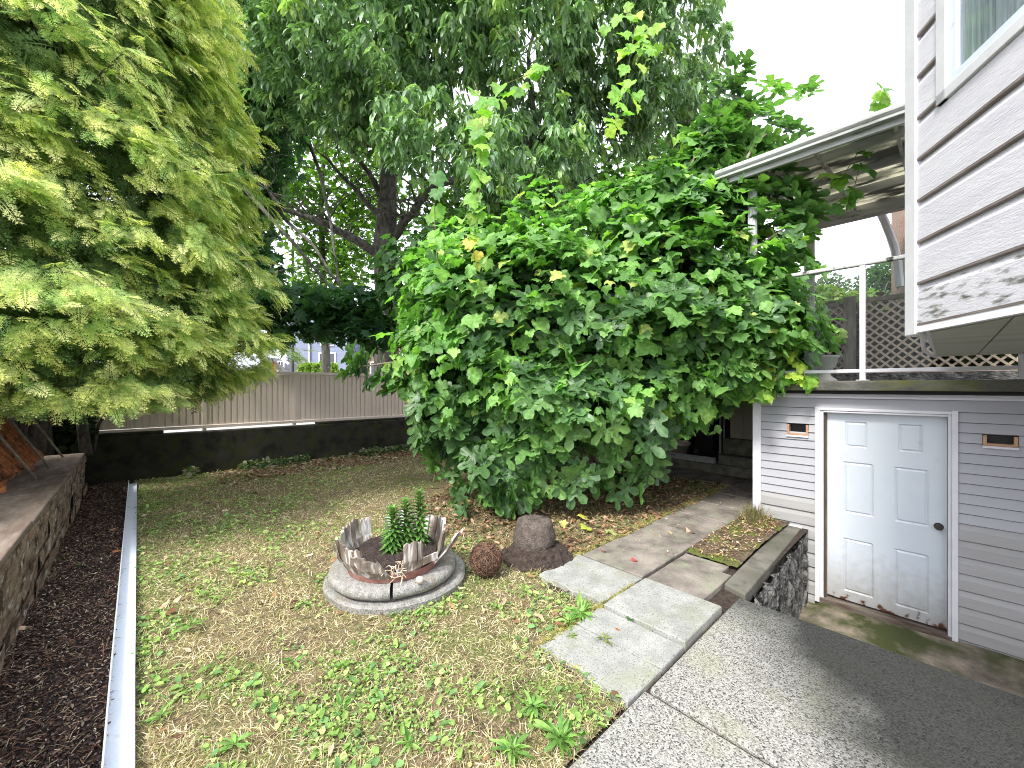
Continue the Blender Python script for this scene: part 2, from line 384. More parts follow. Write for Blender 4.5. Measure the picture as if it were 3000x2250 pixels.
# well floor
P = [[(x, y, -.83+.012*math.sin(5*x+3*y)-(.0 if x > 4.9 else .05)+.06*max(0, (x-5.05))*2*(1 if y < 1.0 else 0)) for y in np.linspace(-3.5, 1.25, 60)] for x in np.linspace(3.2, 5.72, 44)]
M['wellfloor'] = mat('damp_concrete', (.10,.085,.065), (.34,.28,.22), 3.2, .9, .7, 70, c3=(.055,.065,.02), s3=2.0, lo3=.42, hi3=.58, bdist=.015)
tag(mk('well_floor', MB().grid(P), M['wellfloor'], smooth=True), kind='structure')
tag(mk('well_side', MB().box(3.26, 3.318, -3.5, 1.06, -.9, -.15), M['conc']), kind='structure')

# ================================================================ STONE RETAINING WALL OF THE WELL
def stone_face(o, u, v, nrm_, lu, lv, nu, nv, seeds, depth, seed=4, asp=1.6):
    g = np.random.default_rng(seed); S = g.uniform(0, 1, (seeds, 2))*np.array((lu, lv)); H = g.uniform(.4, 1, seeds)
    o, u, v, q = map(np.array, (o, u, v, nrm_)); P = []
    for i in range(nu):
        row = []
        for j in range(nv):
            a, b = lu*i/(nu-1), lv*j/(nv-1); a2 = a+.02*math.sin(b*23); b2 = b+.02*math.sin(a*19)
            dd = np.sqrt(((S[:,0]-a2)*asp)**2+(S[:,1]-b2)**2); k = np.argsort(dd)[:2]; e = dd[k[1]]-dd[k[0]]
            h = depth*min(1, e/.05)**.6*H[k[0]]+.004*g.normal()
            row.append(o+u*a+v*b+q*h)
        P.append(row)
    return P
M['stone'] = mat('dark_stone', (.02,.02,.02), (.22,.215,.20), 9, .9, .8, 60, c3=(.006,.006,.006), s3=6, lo3=.5, hi3=.7)
rw = thing('stone_retaining_wall', 'low dark rubble stone wall with a concrete cap beside the basement door well', 'retaining wall', (4.4, 1.15, -.83))
mk('stone_facing', MB().grid(stone_face((3.30,1.050,-.90),(1,.03,0),(0,0,1),(0,-1,0),2.26,.84,150,60,26,.07)), M['stone'], rw, smooth=False)
cp = MB(); cp.hexa([(3.36,1.035,-.10),(5.53,1.125,-.12),(5.53,1.30,-.12),(3.43,1.21,-.10),(3.36,1.035,0.012),(5.53,1.125,-.025),(5.53,1.30,-.025),(3.43,1.21,.012)])
mk('cap', cp, M['conc'], rw, bevel=.012)
mk('backing', MB().box(3.38,5.52,1.08,1.22,-.86,-.10), M['stone'], rw)

# ================================================================ BASEMENT WALL WITH DOOR AND DECK
bs = thing('basement_wall', 'grey vinyl sided basement wall with a white door under the deck', 'building', (5.6, 0, -.83))
M['siding'] = mat('grey_siding', (.335,.335,.36), (.38,.38,.405), 3, .55, .25, 60, (1,.12,1), c3=(.32,.31,.34), s3=1.5, lo3=.5, hi3=.8, bdist=.004)
M['sidinglow'] = mat('weathered_siding', (.29,.285,.28), (.35,.345,.34), 5, .65, .4, 50, (1,.12,1.5), c3=(.24,.23,.22), s3=2.5, lo3=.55, hi3=.8, bdist=.005)
XW = 5.55
zl = [1.338-.0925*k for k in range(12)]; zw = [zl[-1]-.152*j for j in range(1, 9)]
def course(mb, y0, y1, zt, zb, wide=False, x=XW):
    if wide: prof = [(x-.002, zt), (x-.004, zt-.01), (x-.019, zt-.055), (x-.021, zb), (x-.001, zb)]
    else: prof = [(x-.002, zt), (x-.016, zb), (x-.001, zb)]
    k = len(mb.v)
    for yy in (y0, y1): mb.v += [(a, yy, b) for a, b in prof]
    n = len(prof)
    for i in range(n-1): mb.f.append((k+i, k+i+1, k+n+i+1, k+n+i))
hi_, lo_, shd_ = MB(), MB(), MB()
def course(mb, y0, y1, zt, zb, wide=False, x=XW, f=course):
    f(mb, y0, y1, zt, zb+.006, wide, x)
    k = len(shd_.v); e = .021 if wide else .016
    for yy in (y0, y1): shd_.v += [(x-e, yy, zb+.006), (x-e+.005, yy, zb+.0005), (x-.001, yy, zb+.0002)]
    shd_.f += [(k, k+1, k+4, k+3), (k+1, k+2, k+5, k+4)]
course(hi_, 1.53, -3.2, 1.45, zl[0])
for i in range(11):
    a, b = zl[i], zl[i+1]
    for y0, y1 in ((1.53, 1.0), (-.07, -3.2)):
        if i == 2 or False:   # the vent course is cut out round the two small openings
            if y0 > 1: course(hi_, 1.53, 1.265, a, b); course(hi_, 1.06, 1.0, a, b)
            else: course(hi_, -.07, -.215, a, b); course(hi_, -.42, -3.2, a, b)
        else: course(hi_, y0, y1, a, b)
zz = [zl[-1]]+zw
for i in range(len(zz)-1):
    y0 = 1.53 if zz[i] > -.04 else 1.10
    course(lo_, y0, 1.0, zz[i], zz[i+1], True); course(lo_, -.07, -3.2, zz[i], zz[i+1], True)
M['lapshade'] = mat('lap_shadow_tone', (.11,.11,.115), (.19,.19,.195), 5)  # dark strip on each course edge, painting in the shadow under the lap
mk('lap_shade_strips', shd_, M['lapshade'], bs); mk('siding', hi_, M['siding'], bs); mk('lower_siding', lo_, M['sidinglow'], bs)
mk('wall_core', MB().box(XW+.13, 8.3, -3.2, 1.58, -.9, 1.50).box(XW+.002, XW+.13, .91, 1.05, -.9, 1.45).box(XW+.002,XW+.13,1.27,1.58,-.9,1.45).box(XW+.002,XW+.13,1.05,1.27,-.9,1.05).box(XW+.002,XW+.13,-3.2,-.43,-.9,1.45).box(XW+.002,XW+.13,-.43,-.2,-.9,1.05).box(XW+.002,XW+.13,-.2,.0,-.9,1.45).box(XW+.002,XW+.13,.0,.91,1.30,1.45).box(XW+.002,XW+.13,1.05,1.27,1.16,1.45).box(XW+.002,XW+.13,-.43,-.2,1.16,1.45), mat('sheathing', (.05,.045,.04)), bs)
mk('corner_board', MB().box(XW-.028, XW+.04, 1.53, 1.62, -.02, 1.46), M['white'], bs, bevel=.004)
mk('top_trim', MB().box(XW-.030, XW, -3.2, 1.53, 1.452, 1.478).box(XW-.022, XW, -3.2, 1.53, 1.478, 1.50), M['white'], bs, bevel=.003)
mk('wall_cap_trim', MB().box(XW-.035, XW-.002, 1.12, 1.33, -.035, -.015), M['white'], bs)
mk('channel_trim', MB().box(XW-.032, XW-.002, 1.10, 1.125, -.83, -.05), M['white'], bs)
fr = mk('door_frame', MB().box(XW-.035, XW+.01, .955, 1.0, -.80, 1.352).box(XW-.020, XW+.06, .925, .955, -.77, 1.315)
   .box(XW-.035, XW+.01, -.07, -.03, -.83, 1.352).box(XW-.018, XW+.06, -.03, -.004, -.80, 1.315).box(XW-.025, XW+.06, -.004, .925, 1.296, 1.315).box(XW-.033, XW+.01, -.03, .955, 1.318, 1.345), M['white'], bs, bevel=.003)
mk('jamb', MB().box(XW+.012, XW+.09, .905, .924, -.77, 1.295), mat('rotting_jamb', (.10,.06,.035), (.26,.17,.11), 20, .9, .5, 60, (1,1,.2)), fr)
# door with six moulded panels
XD = 5.60
M['door'] = mat('door_paint', (.53,.58,.63), (.57,.61,.65), 2, .4, .12, 12, c3=(.47,.48,.50), s3=5, lo3=.62, hi3=.8, spec=.4, bdist=.004)
def door_mat():
    m = M['door']; N = m.node_tree.nodes; L = m.node_tree.links; b = N['Principled BSDF']
    src = b.inputs['Base Color'].links[0].from_socket
    tc = N.new('ShaderNodeTexCoord'); s = N.new('ShaderNodeSeparateXYZ'); L.new(tc.outputs['Object'], s.inputs[0])
    n = N.new('ShaderNodeTexNoise'); n.inputs['Scale'].default_value = 14; n.inputs['Detail'].default_value = 8; L.new(tc.outputs['Object'], n.inputs['Vector'])
    a = N.new('ShaderNodeMath'); a.operation = 'MULTIPLY_ADD'; L.new(n.outputs[0], a.inputs[0]); a.inputs[1].default_value = .55; L.new(s.outputs[2], a.inputs[2])
    r = N.new('ShaderNodeMapRange'); L.new(a.outputs[0], r.inputs['Value']); r.inputs['From Min'].default_value = .95; r.inputs['From Max'].default_value = .40; r.inputs['To Max'].default_value = .75
    x = N.new('ShaderNodeMix'); x.data_type = 'RGBA'; L.new(r.outputs[0], x.inputs[0]); L.new(src, x.inputs[6]); x.inputs[7].default_value = (.30,.28,.25,1)
    # rust eaten bottom edge
    r2 = N.new('ShaderNodeMapRange'); L.new(a.outputs[0], r2.inputs['Value']); r2.inputs['From Min'].default_value = .40; r2.inputs['From Max'].default_value = .36
    y = N.new('ShaderNodeMix'); y.data_type = 'RGBA'; L.new(r2.outputs[0], y.inputs[0]); L.new(x.outputs[2], y.inputs[6]); y.inputs[7].default_value = (.09,.035,.02,1)
    L.new(y.outputs[2], b.inputs['Base Color'])
dz0, dz1 = -.72, 1.293
panels = [(.722,.597,1.175,.958),(.305,.187,1.175,.958),(.735,.548,.742,.25),(.335,.148,.742,.25),(.735,.548,-.082,-.592),(.335,.148,-.082,-.592)]
ys = sorted(set([0.0, .902]+[round(v, 4) for q in panels for v in (q[0]+.03, q[0]+.015, q[0], q[1], q[1]-.015, q[1]-.03)]))
zs = sorted(set([dz0, dz1]+[round(v, 4) for q in panels for v in (q[2]+.03, q[2]+.015, q[2], q[3], q[3]-.015, q[3]-.03)]))
def dh(y, z):
    for a, b, t, l in panels:
        e = min(a+.03-y, y-(b-.03), t+.03-z, z-(l-.03))
        if e > -1e-6:
            return 0 if e < .005 else (.012 if e < .02 else .002)
    return 0
P = [[(XD+dh(y, z), y, z) for z in zs] for y in ys]
dm = MB().grid(P); dm.box(XD+.015, XD+.045, 0, .902, dz0, dz1)
door = mk('door', dm, M['door'], bs); door_mat()
kn = MB().tube([(XD+.012,.054,.246),(XD-.006,.054,.246)], .034, 20).tube([(XD-.006,.054,.246),(XD-.03,.054,.246)], .012, 12).tube([(XD-.03,.054,.246),(XD-.036,.054,.246),(XD-.05,.054,.246),(XD-.06,.054,.246)], [.018,.028,.027,.018], 20)
mk('knob', kn, mat('dark_bronze', (.05,.042,.035), (.12,.10,.08), 20, .35, metal=.9), door, smooth=False)
mk('threshold', MB().box(5.50, 5.66, -.03, .955, -.83, -.742), mat('threshold_wood', (.06,.035,.025), (.2,.17,.14), 12, .9, .5, 50, (1,.2,1)), bs)
M['rawwood'] = mat('raw_wood', (.36,.20,.12), (.50,.32,.2), 12, .8, .3, 50, (1,.3,1))
for a, b, zt, zb in ((1.265,1.062,1.143,1.025),(-.218,-.415,1.145,1.055)):
    v = MB().box(XW-.022, XW+.10, a-.022, a, zb, zt).box(XW-.022, XW+.10, b, b+.022, zb, zt).box(XW-.024, XW+.10, b+.022, a-.022, zb, zb+.02)
    vf = mk('vent_frame', v, M['rawwood'], bs)
    mk('vent_screen', MB().box(XW+.06, XW+.065, b+.022, a-.022, zb+.02, zt), mat('vent_dark', (.01,.01,.01), rough=.4), vf)
    mk('vent_sill', MB().box(XW-.032, XW-.012, b-.003, a+.003, zb-.022, zb-.002), M['white'], vf)

dk = thing('deck_slab', 'mossy grey concrete deck slab over the basement wall', 'deck', (7.4, 1, 1.52))
M['deckedge'] = mat('deck_edge', (.09,.088,.078), (.19,.185,.16), 8, .95, .7, 60, (1,.5,1), c3=(.16,.17,.05), s3=2.5, lo3=.52, hi3=.66)
mk('slab', MB().box(5.40, 9.6, -3.6, 7.0, 1.535, 1.638), M['deckedge'], dk, bevel=.01)
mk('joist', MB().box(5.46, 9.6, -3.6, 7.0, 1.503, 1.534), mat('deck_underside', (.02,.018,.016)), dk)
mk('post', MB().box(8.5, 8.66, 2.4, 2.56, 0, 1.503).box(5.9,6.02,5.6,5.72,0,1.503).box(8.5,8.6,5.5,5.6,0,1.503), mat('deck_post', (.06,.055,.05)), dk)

# railing with glass panes
def glassmat():
    m = bpy.data.materials.new('railing_glass'); m.use_nodes = True; N = m.node_tree.nodes; L = m.node_tree.links
    t = N.new('ShaderNodeBsdfTransparent'); t.inputs[0].default_value = (.86,.90,.88,1); gl = N.new('ShaderNodeBsdfGlossy'); gl.inputs['Roughness'].default_value = .03
    ms = N.new('ShaderNodeMixShader'); fz = N.new('ShaderNodeFresnel'); fz.inputs[0].default_value = 1.5
    fm = N.new('ShaderNodeMath'); fm.operation = 'MULTIPLY'; fm.inputs[1].default_value = .25; L.new(fz.outputs[0], fm.inputs[0]); L.new(fm.outputs[0], ms.inputs[0]); L.new(t.outputs[0], ms.inputs[1]); L.new(gl.outputs[0], ms.inputs[2]); L.new(ms.outputs[0], N['Material Output'].inputs['Surface'])
    return m
M['glass'] = glassmat()
rl = thing('glass_railing', 'white metal deck railing with clear glass panes and a peeling top rail', 'railing', (5.47, 0, 1.638))
M['peel'] = mat('peeling_rail', (.58,.57,.57), (.50,.49,.49), 5, .6, .3, 60, c3=(.06,.055,.045), s3=9, lo3=.56, hi3=.62)
mk('top_rail', MB().box(5.44, 5.50, -3.4, 3.2, 2.82, 2.86), M['peel'], rl, bevel=.01)
mk('bottom_rail', MB().box(5.45, 5.49, -3.4, 3.2, 1.722, 1.758), M['white'], rl, bevel=.004)
for y in (.59, -.435, -1.5, 1.70, 2.75): mk('post', MB().box(5.445, 5.495, y-.024, y+.024, 1.642, 2.82).box(5.42, 5.52, y-.05, y+.05, 1.639, 1.648), M['white'], rl, bevel=.003)
for a, b in ((.612,1.672),(-.407,.562),(-1.47,-.463),(1.728,2.72)): mk('glass_pane', MB().box(5.467, 5.473, a, b, 1.76, 2.818), M['glass'], rl)

# patio roof
rf = thing('patio_roof', 'mildewed translucent patio roof with white gutter over the deck', 'patio roof', (7, .8, 1.64))
M['mildew'] = mat('mildewed_panel', (.80,.78,.66), (.34,.34,.28), 3.2, .6, .2, 30, (1,.45,1), c3=(.12,.12,.105), s3=2.3, lo3=.50, hi3=.56, lo=.45, hi=.6)
def add_trans(m, f):
    N = m.node_tree.nodes; L = m.node_tree.links; b = N['Principled BSDF']; t = N.new('ShaderNodeBsdfTranslucent'); ms = N.new('ShaderNodeMixShader'); ms.inputs[0].default_value = f
    L.new(b.inputs['Base Color'].links[0].from_socket, t.inputs['Color']); L.new(b.outputs[0], ms.inputs[1]); L.new(t.outputs[0], ms.inputs[2]); L.new(ms.outputs[0], N['Material Output'].inputs['Surface'])
add_trans(M['mildew'], .55)
M['gutter'] = mat('gutter_metal', (.44,.44,.44), (.30,.30,.29), 10, .5, .2, 60, (1,.2,1), c3=(.12,.12,.11), s3=10, lo3=.55, hi3=.7)
zr = lambda x: 4.20+(x-5.3)*.085
Y0, Y1 = -1.0, 1.95
mk('roof_panel', MB().hexa([(5.34,Y0,zr(5.34)),(8.75,Y0,zr(8.75)),(8.75,Y1,zr(8.75)),(5.34,Y1,zr(5.34)),(5.34,Y0,zr(5.34)+.02),(8.75,Y0,zr(8.75)+.02),(8.75,Y1,zr(8.75)+.02),(5.34,Y1,zr(5.34)+.02)]), M['mildew'], rf)
mk('gutter', MB().tube([(5.26,Y0,4.20),(5.26,Y1,4.20)], .045, 10).box(5.24,5.30,Y0,Y1,4.13,4.17), M['gutter'], rf, bevel=.003)
mk('fascia', MB().box(5.305,5.345,Y0,Y1,4.07,4.195), M['gutter'], rf)
for x in (5.75, 6.55, 7.45): mk('purlin', MB().box(x-.022, x+.022, Y0, Y1, zr(x)-.10, zr(x)-.003), M['gutter'], rf)
mk('rear_beam', MB().box(8.45, 8.58, Y0, Y1, 4.27, zr(8.5)-.003), M['gutter'], rf)
for y in (-.3, .35, 1.0, 1.6): mk('rafter', MB().bar((5.36,y,zr(5.36)-.035),(8.44,y,zr(8.44)-.035), .03, .05), M['gutter'], rf)
def fluted(x, y, z0, z1, r):
    mb = MB(); n = 24
    prof = [(r*(1 if k % 2 else .86)) for k in range(n)]
    k0 = len(mb.v)
    for z in (z0, z1):
        for k in range(n): a = 2*math.pi*k/n; mb.v.append((x+prof[k]*math.cos(a), y+prof[k]*math.sin(a), z))
    for k in range(n): j = (k+1) % n; mb.f.append((k, j, n+j, n+k))
    mb.box(x-r*1.3, x+r*1.3, y-r*1.3, y+r*1.3, z0-.0, z0+.05); return mb
M['column'] = mat('column_paint', (.34,.34,.29), (.42,.42,.38), 4, .6, .1, 40)
mk('column', fluted(8.42, 1.60, 1.64, 4.27, .075), M['column'], rf)
mk('column', fluted(5.52, 1.62, 1.64, 4.10, .05), M['white'], rf)
mk('brace', MB().bar((8.44,1.5,2.68),(8.5,1.18,2.08),.035,.05), M['column'], rf)

ur = thing('pedestal_urn', 'round white pedestal urn standing on the deck behind the glass', 'urn', (7.55, 1.27, 1.64))
mk('bowl', MB().lathe((7.55,1.27,1.64), [(.07,.16),(.10,.17),(.155,.24),(.185,.36),(.20,.37),(.20,.395),(.17,.395),(.14,.30),(0,.29)], 28), M['column'], ur, smooth=True)
mk('pedestal', MB().lathe((7.55,1.27,1.64), [(.0,.001),(.17,.001),(.17,.04),(.13,.07),(.09,.11),(.10,.165),(.0,.166)], 28), M['column'], ur, smooth=True)

# lattice fence on the far side of the deck
lf = thing('lattice_fence', 'brown diagonal lattice fence with weathered posts behind the deck railing', 'fence', (8.95, 0, 1.64))
M['lattice'] = mat('lattice_wood', (.54,.41,.33), (.64,.51,.42), 9, .85, .3, 60)
M['oldpost'] = mat('old_post', (.09,.07,.055), (.30,.25,.20), 9, .95, .6, 50, (1,1,.2), c3=(.12,.13,.06), s3=3)
def lattice(y0, y1, z0, z1, x=8.95):
    mb = MB(); pit = .105; w = .030
    for sgn, xo in ((1, 0), (-1, .012)):
        c = -8.
        while c < 16:
            # line z-z0 = sgn*(y - c)
            pts = []
            for y in (y0, y1):
                z = z0+sgn*(y-c)
                if z0 <= z <= z1: pts.append((y, z))
            for z in (z0, z1):
                y = c+sgn*(z-z0)
                if y0 < y < y1: pts.append((y, z))
            if len(pts) >= 2:
                pts.sort(); a, b = pts[0], pts[-1]
                if b[0]-a[0] > .01: mb.bar((x+xo, a[0], a[1]), (x+xo, b[0], b[1]), .011, w, (1,0,0)) if False else mb.bar((x+xo, a[0], a[1]), (x+xo, b[0], b[1]), w, .011, (1,0,0))
            c += pit*1.414*.9
    return mb
mk('lattice_panel', lattice(-3.0, .98, 1.82, 2.98), M['lattice'], lf)
mk('lattice_panel', lattice(1.10, 3.6, 1.82, 2.96), M['lattice'], lf)
mk('top_rail', MB().box(8.91, 9.01, -3.0, .98, 2.985, 3.06), M['oldpost'], lf)
mk('top_rail', MB().box(8.91, 9.01, 1.3, 3.6, 2.965, 3.03), M['oldpost'], lf)
for y, ww, t in ((1.13,.17,3.10),(1.5,.06,2.96),(3.6,.1,3.1),(.97,.05,3.0),(-1.2,.09,3.0)): mk('post', MB().box(8.86, 8.94, y-ww/2, y+ww/2, 1.64, t), M['oldpost'], lf)
mk('plank', MB().box(8.90, 8.97, -3, 3.6, 1.80, 1.83), M['lattice'], lf)
ls = thing('stone_kerb_wall', 'low rubble stone footing under the lattice fence', 'stone wall', (8.9, 0, 1.64))
mk('stone_facing', MB().grid(stone_face((8.82,-3,1.638),(0,1,0),(0,0,1),(-1,0,0),6.6,.155,260,14,24,.03,5,.6)), mat('grey_stone', (.05,.05,.05), (.22,.21,.20), 9, .9, .6, 50), ls)
mk('stone_core', MB().box(8.825, 9.1, -3, 3.6, 1.638, 1.795), M['stone'], ls)
# deck ground beyond
tag(mk('upper_yard', MB().box(9.6, 60, -60, 9.4, 1.45, 1.6), M['soil']), kind='structure')

hg = thing('laurel_hedge', 'dark green hedge growing close behind the lattice fence', 'hedge', (9.3,1,1.6))
K = 5200; P = np.stack([RNG.uniform(9.1,9.45,K), RNG.uniform(-2.6,4.2,K), RNG.uniform(1.62,3.02,K)+.12*RNG.normal(size=K)*(RNG.random(K) < .2)],1)
me_, c_ = join([scatter(T_CLOVER, P, rnd(K)*.5-np.array((1.,0,0))*.8+UP*.5, rnd(K), RNG.uniform(.08,.15,K), pal([(.05,.07,.03),(.08,.10,.04),(.12,.08,.05),(.035,.04,.025)], K), wid=.09)])
mk('foliage', me_, M['litter'], hg, col=c_); mk('stems', MB().box(9.50, 9.56, -2.6, 4.2, 1.6, 2.9), mat('hedge_stem', (.03,.022,.015)), hg)
# stucco house behind the lattice
sh = thing('stucco_house', 'pinkish pebble stucco house with a white arched trim behind the deck', 'house', (9.3, -1.5, 1.6))
M['stucco'] = mat('pebble_stucco', (.20,.14,.11), (.32,.25,.21), 60, .95, .8, 120, c3=(.22,.15,.11), s3=1.5, bdist=.02)
M['stucco2'] = mat('pale_stucco', (.26,.21,.18), (.44,.38,.34), 60, .95, .8, 120, bdist=.02)
mk('wall', MB().box(9.9, 14, -6, .68, 1.6, 4.7), M['stucco'], sh)
mk('pillar', MB().box(9.35, 9.6, .0, .455, 1.64, 4.6), M['stucco2'], sh)
arc = []
for k in range(13):
    t = k/12*1.35; arc.append((9.06, .62+.45*math.cos(t)*1.0-.10, 3.75+1.0*math.sin(t)))
mk('arched_trim', MB().tube([at(2578,620,6.45), at(2592,650,6.43), at(2608,690,6.4), at(2620,725,6.38), at(2630,770,6.36), at(2636,840,6.35)], .055, 8), M['white'], sh)

# ================================================================ THE HOUSE WITH THE OVERHANGING BAY (right)
hb = thing('lavender_house', 'pale lavender vinyl sided house bay overhanging at the right with a window', 'house', (2.97, .1, 1.85))
A = np.array((2.97, .109)); D2 = np.array((-.861, -.509)); Nn = np.array((-.509, .861))   # outward normal of the visible wall
def q2(t, off, z): p_ = A+D2*t+Nn*off; return (p_[0], p_[1], z)
M['lav'] = mat('lavender_siding', (.58,.56,.61), (.64,.62,.67), 4, .5, .45, 26, (1,1,5), c3=(.54,.51,.58), s3=3, lo3=.5, hi3=.8, bdist=.006)
M['lavdirty'] = mat('mildewed_siding', (.58,.56,.61), (.62,.60,.65), 4, .55, .45, 26, (1,1,4), c3=(.15,.145,.13), s3=9, lo3=.52, hi3=.66, bdist=.006)
LT = 1.9
def lap(z0, z1, t0=.045, t1=LT):
    mb = MB(); prof = [(.003, z1), (.006, z1-.012), (.024, z1-.05), (.027, z0+.004), (.022, z0), (.001, z0)]
    k = 0
    for t in (t0, t1): mb.v += [q2(t, o, z) for o, z in prof]
    n = len(prof)
    for i in range(n-1): mb.f.append((i, n+i, n+i+1, i+1))
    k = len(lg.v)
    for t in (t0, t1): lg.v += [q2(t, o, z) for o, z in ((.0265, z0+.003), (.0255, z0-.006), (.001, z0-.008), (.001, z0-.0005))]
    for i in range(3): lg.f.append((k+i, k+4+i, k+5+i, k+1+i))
    return mb
lg = MB()
def addmb(a, b): n = len(a.v); a.v += b.v; a.f += [tuple(i+n for i in f) for f in b.f]
ZB = 1.895; lines = [ZB+.21*k for k in range(12)]
lv, ld = MB(), MB()
for i, z in enumerate(lines):
    if i < 1: addmb(ld, lap(z, z+.21))
    elif i < 5: addmb(lv, lap(z, z+.21))
    else:
        addmb(lv, lap(z, z+.21, .045, .20)) if i < 9 else addmb(lv, lap(z, z+.21))
mk('lap_shade_strips', lg, mat('bay_lap_shadow', (.20,.165,.15), (.30,.26,.25), 5), hb)  # brown strips colour in the shadow line below each bay course
mk('siding', lv, M['lav'], hb); mk('lowest_siding', ld, M['lavdirty'], hb)
mk('starter_trim', MB().hexa([q2(0.0,0,1.853),q2(LT,0,1.853),q2(LT,.03,1.853),q2(0.0,.03,1.853),q2(0.0,0,1.893),q2(LT,0,1.893),q2(LT,.022,1.893),q2(0.0,.022,1.893)]), M['white'], hb)
# corner board (two faces)
cb = MB().hexa([q2(-.012,.0,1.845),q2(.052,.0,1.845),q2(.052,.034,1.845),q2(-.03,.034,1.845),q2(-.012,.0,4.6),q2(.052,.0,4.6),q2(.052,.034,4.6),q2(-.03,.034,4.6)])
mk('corner_board', cb, M['white'], hb, bevel=.003)
mk('corner_board', MB().box(2.985, 3.06, .10, .128, 1.845, 4.6), M['white'], hb, bevel=.003)
# body behind the siding
bp_ = [A, A+D2*LT, A+D2*LT+np.array((3.2,-3.2)), np.array((5.36,-2.6)), np.array((5.36,.075)), np.array((2.99,.085))]
bp_ = [tuple(x) for x in bp_]
n = len(bp_); bo = MB(); bo.add([(x,y,1.862) for x, y in bp_]+[(x,y,4.6) for x, y in bp_], [tuple(range(n))[::-1], tuple(range(n,2*n))]+[(i,(i+1) % n,n+(i+1) % n,n+i) for i in range(n)])
mk('wall_core', bo, M['white'], hb)
# soffit of grooved boards, a little inside the wall line
M['soffit'] = mat('soffit_board', (.30,.31,.25), (.38,.38,.32), 6, .7, .2, 50, (1,.2,1), c3=(.27,.28,.21), s3=2)
so_ = MB()
for k in range(12):
    y1 = .06-.24*k; y0 = y1-.232
    def xa(y): return max(3.0-.02, 2.97+(y-.109)*.861/.509) + .03 if y > -.9 else 1.4
    xl0 = 2.97-(.109-y0)*(.861/.509)+.03; xl1 = 2.97-(.109-y1)*(.861/.509)+.03
    if xl0 < 1.3: break
    so_.hexa([(xl0,y0,1.850),(5.34,y0,1.850),(5.34,y1,1.850),(xl1,y1,1.850),(xl0,y0,1.860),(5.34,y0,1.860),(5.34,y1,1.860),(xl1,y1,1.860)])
mk('soffit', so_, M['soffit'], hb)
cv = MB(); pts = [(2.99+.0*k, .10, 1.85) for k in range(1)]
cv.tube([(3.0,.085,1.852),(3.5,.10,1.848),(4.2,.115,1.846),(4.8,.105,1.846),(5.36,.07,1.848)], .011, 8)
mk('curved_trim', cv, M['white'], hb, smooth=True)
# window
WT0, WZ0 = .225, 2.935
wf = MB()
def wbox(mb, t0, t1, o0, o1, z0, z1): mb.hexa([q2(t0,o0,z0),q2(t1,o0,z0),q2(t1,o1,z0),q2(t0,o1,z0),q2(t0,o0,z1),q2(t1,o0,z1),q2(t1,o1,z1),q2(t0,o1,z1)])
wbox(wf, .20, .262, .0, .036, WZ0-.03, 4.0); wbox(wf, .20, 1.5, .0, .036, WZ0-.03, WZ0+.02); wbox(wf, 1.5, 1.56, 0, .036, WZ0-.03, 4.0); wbox(wf, .20, 1.56, 0, .036, 4.0, 4.06)
wfo = mk('window_frame', wf, M['white'], hb, bevel=.003)
sa = MB(); wbox(sa, .262, .31, .005, .026, WZ0+.02, 4.0); wbox(sa, .31, 1.5, .005, .026, WZ0+.02, WZ0+.06); wbox(sa, .72, .76, .005, .026, WZ0+.06, 4.0)
mk('sash', sa, M['whitemetal'], wfo)
pn = MB(); wbox(pn, .30, 1.5, .006, .010, WZ0+.05, 4.0)
mk('pane', pn, mat('window_pane', (.10,.13,.14), (.25,.3,.32), 8, .08, stretch=(6,6,.3), spec=.8), wfo)

# ================================================================ BOUNDARY WALL AND FENCE (far side)
bw = mk('boundary_wall', MB().box(-1.6, 8.2, 9.35, 9.6, -.1, .745).box(-1.6,.35,9.38,9.58,.745,.81).box(2.9,8.2,9.38,9.58,.745,.80), M['blackconc'], base=(3,9.45,0), bevel=.02)
tag(bw, 'dark mossy concrete wall along the back of the lawn under the tan fence', 'wall')
fe = thing('metal_fence', 'tan ribbed metal fence on top of the dark garden wall', 'fence', (3, 9.45, .70))
M['fence'] = mat('tan_metal', (.68,.58,.49), (.72,.62,.54), 2.5, .5, .05, 40, c3=(.62,.53,.45), s3=1.2, lo3=.5, hi3=.8)
posts = [-.75, .93, 2.46, 4.04, 5.62, 7.2]
for a, b in zip(posts[:-1], posts[1:]):
    mb = MB(); prof = []; x = a+.03
    while x < b-.03-.001:
        for dx, dy in ((0,0),(.070,0),(.074,.016),(.096,.016),(.10,0)):
            prof.append((min(x+dx, b-.025), 9.44+dy))
        x += .10
    mb.grid([[(px_, py_, z) for z in (.86, 1.83)] for px_, py_ in prof]); mk('fence_panel', mb, M['fence'], fe)
for x in posts: mk('post', MB().box(x-.03, x+.03, 9.43, 9.485, .70, 1.85), M['fence'], fe)
mk('top_rail', MB().box(-.78, 7.23, 9.41, 9.50, 1.835, 1.885), M['fence'], fe, bevel=.004)
mk('bottom_rail', MB().box(-.78, 7.23, 9.415, 9.49, .80, .855), M['fence'], fe, bevel=.004)
nb = MB(); sheet(nb, -60, 60, 9.62, 120, .72)
tag(mk('neighbour_yard', nb, mat('pale_driveway', (.40,.39,.36), (.46,.45,.42), 1.5, .9)), kind='structure')
nb2 = MB().box(-60, -.97, -30, 9.62, .3, .56)
tag(mk('raised_bed', nb2, M['mulch']), kind='structure')

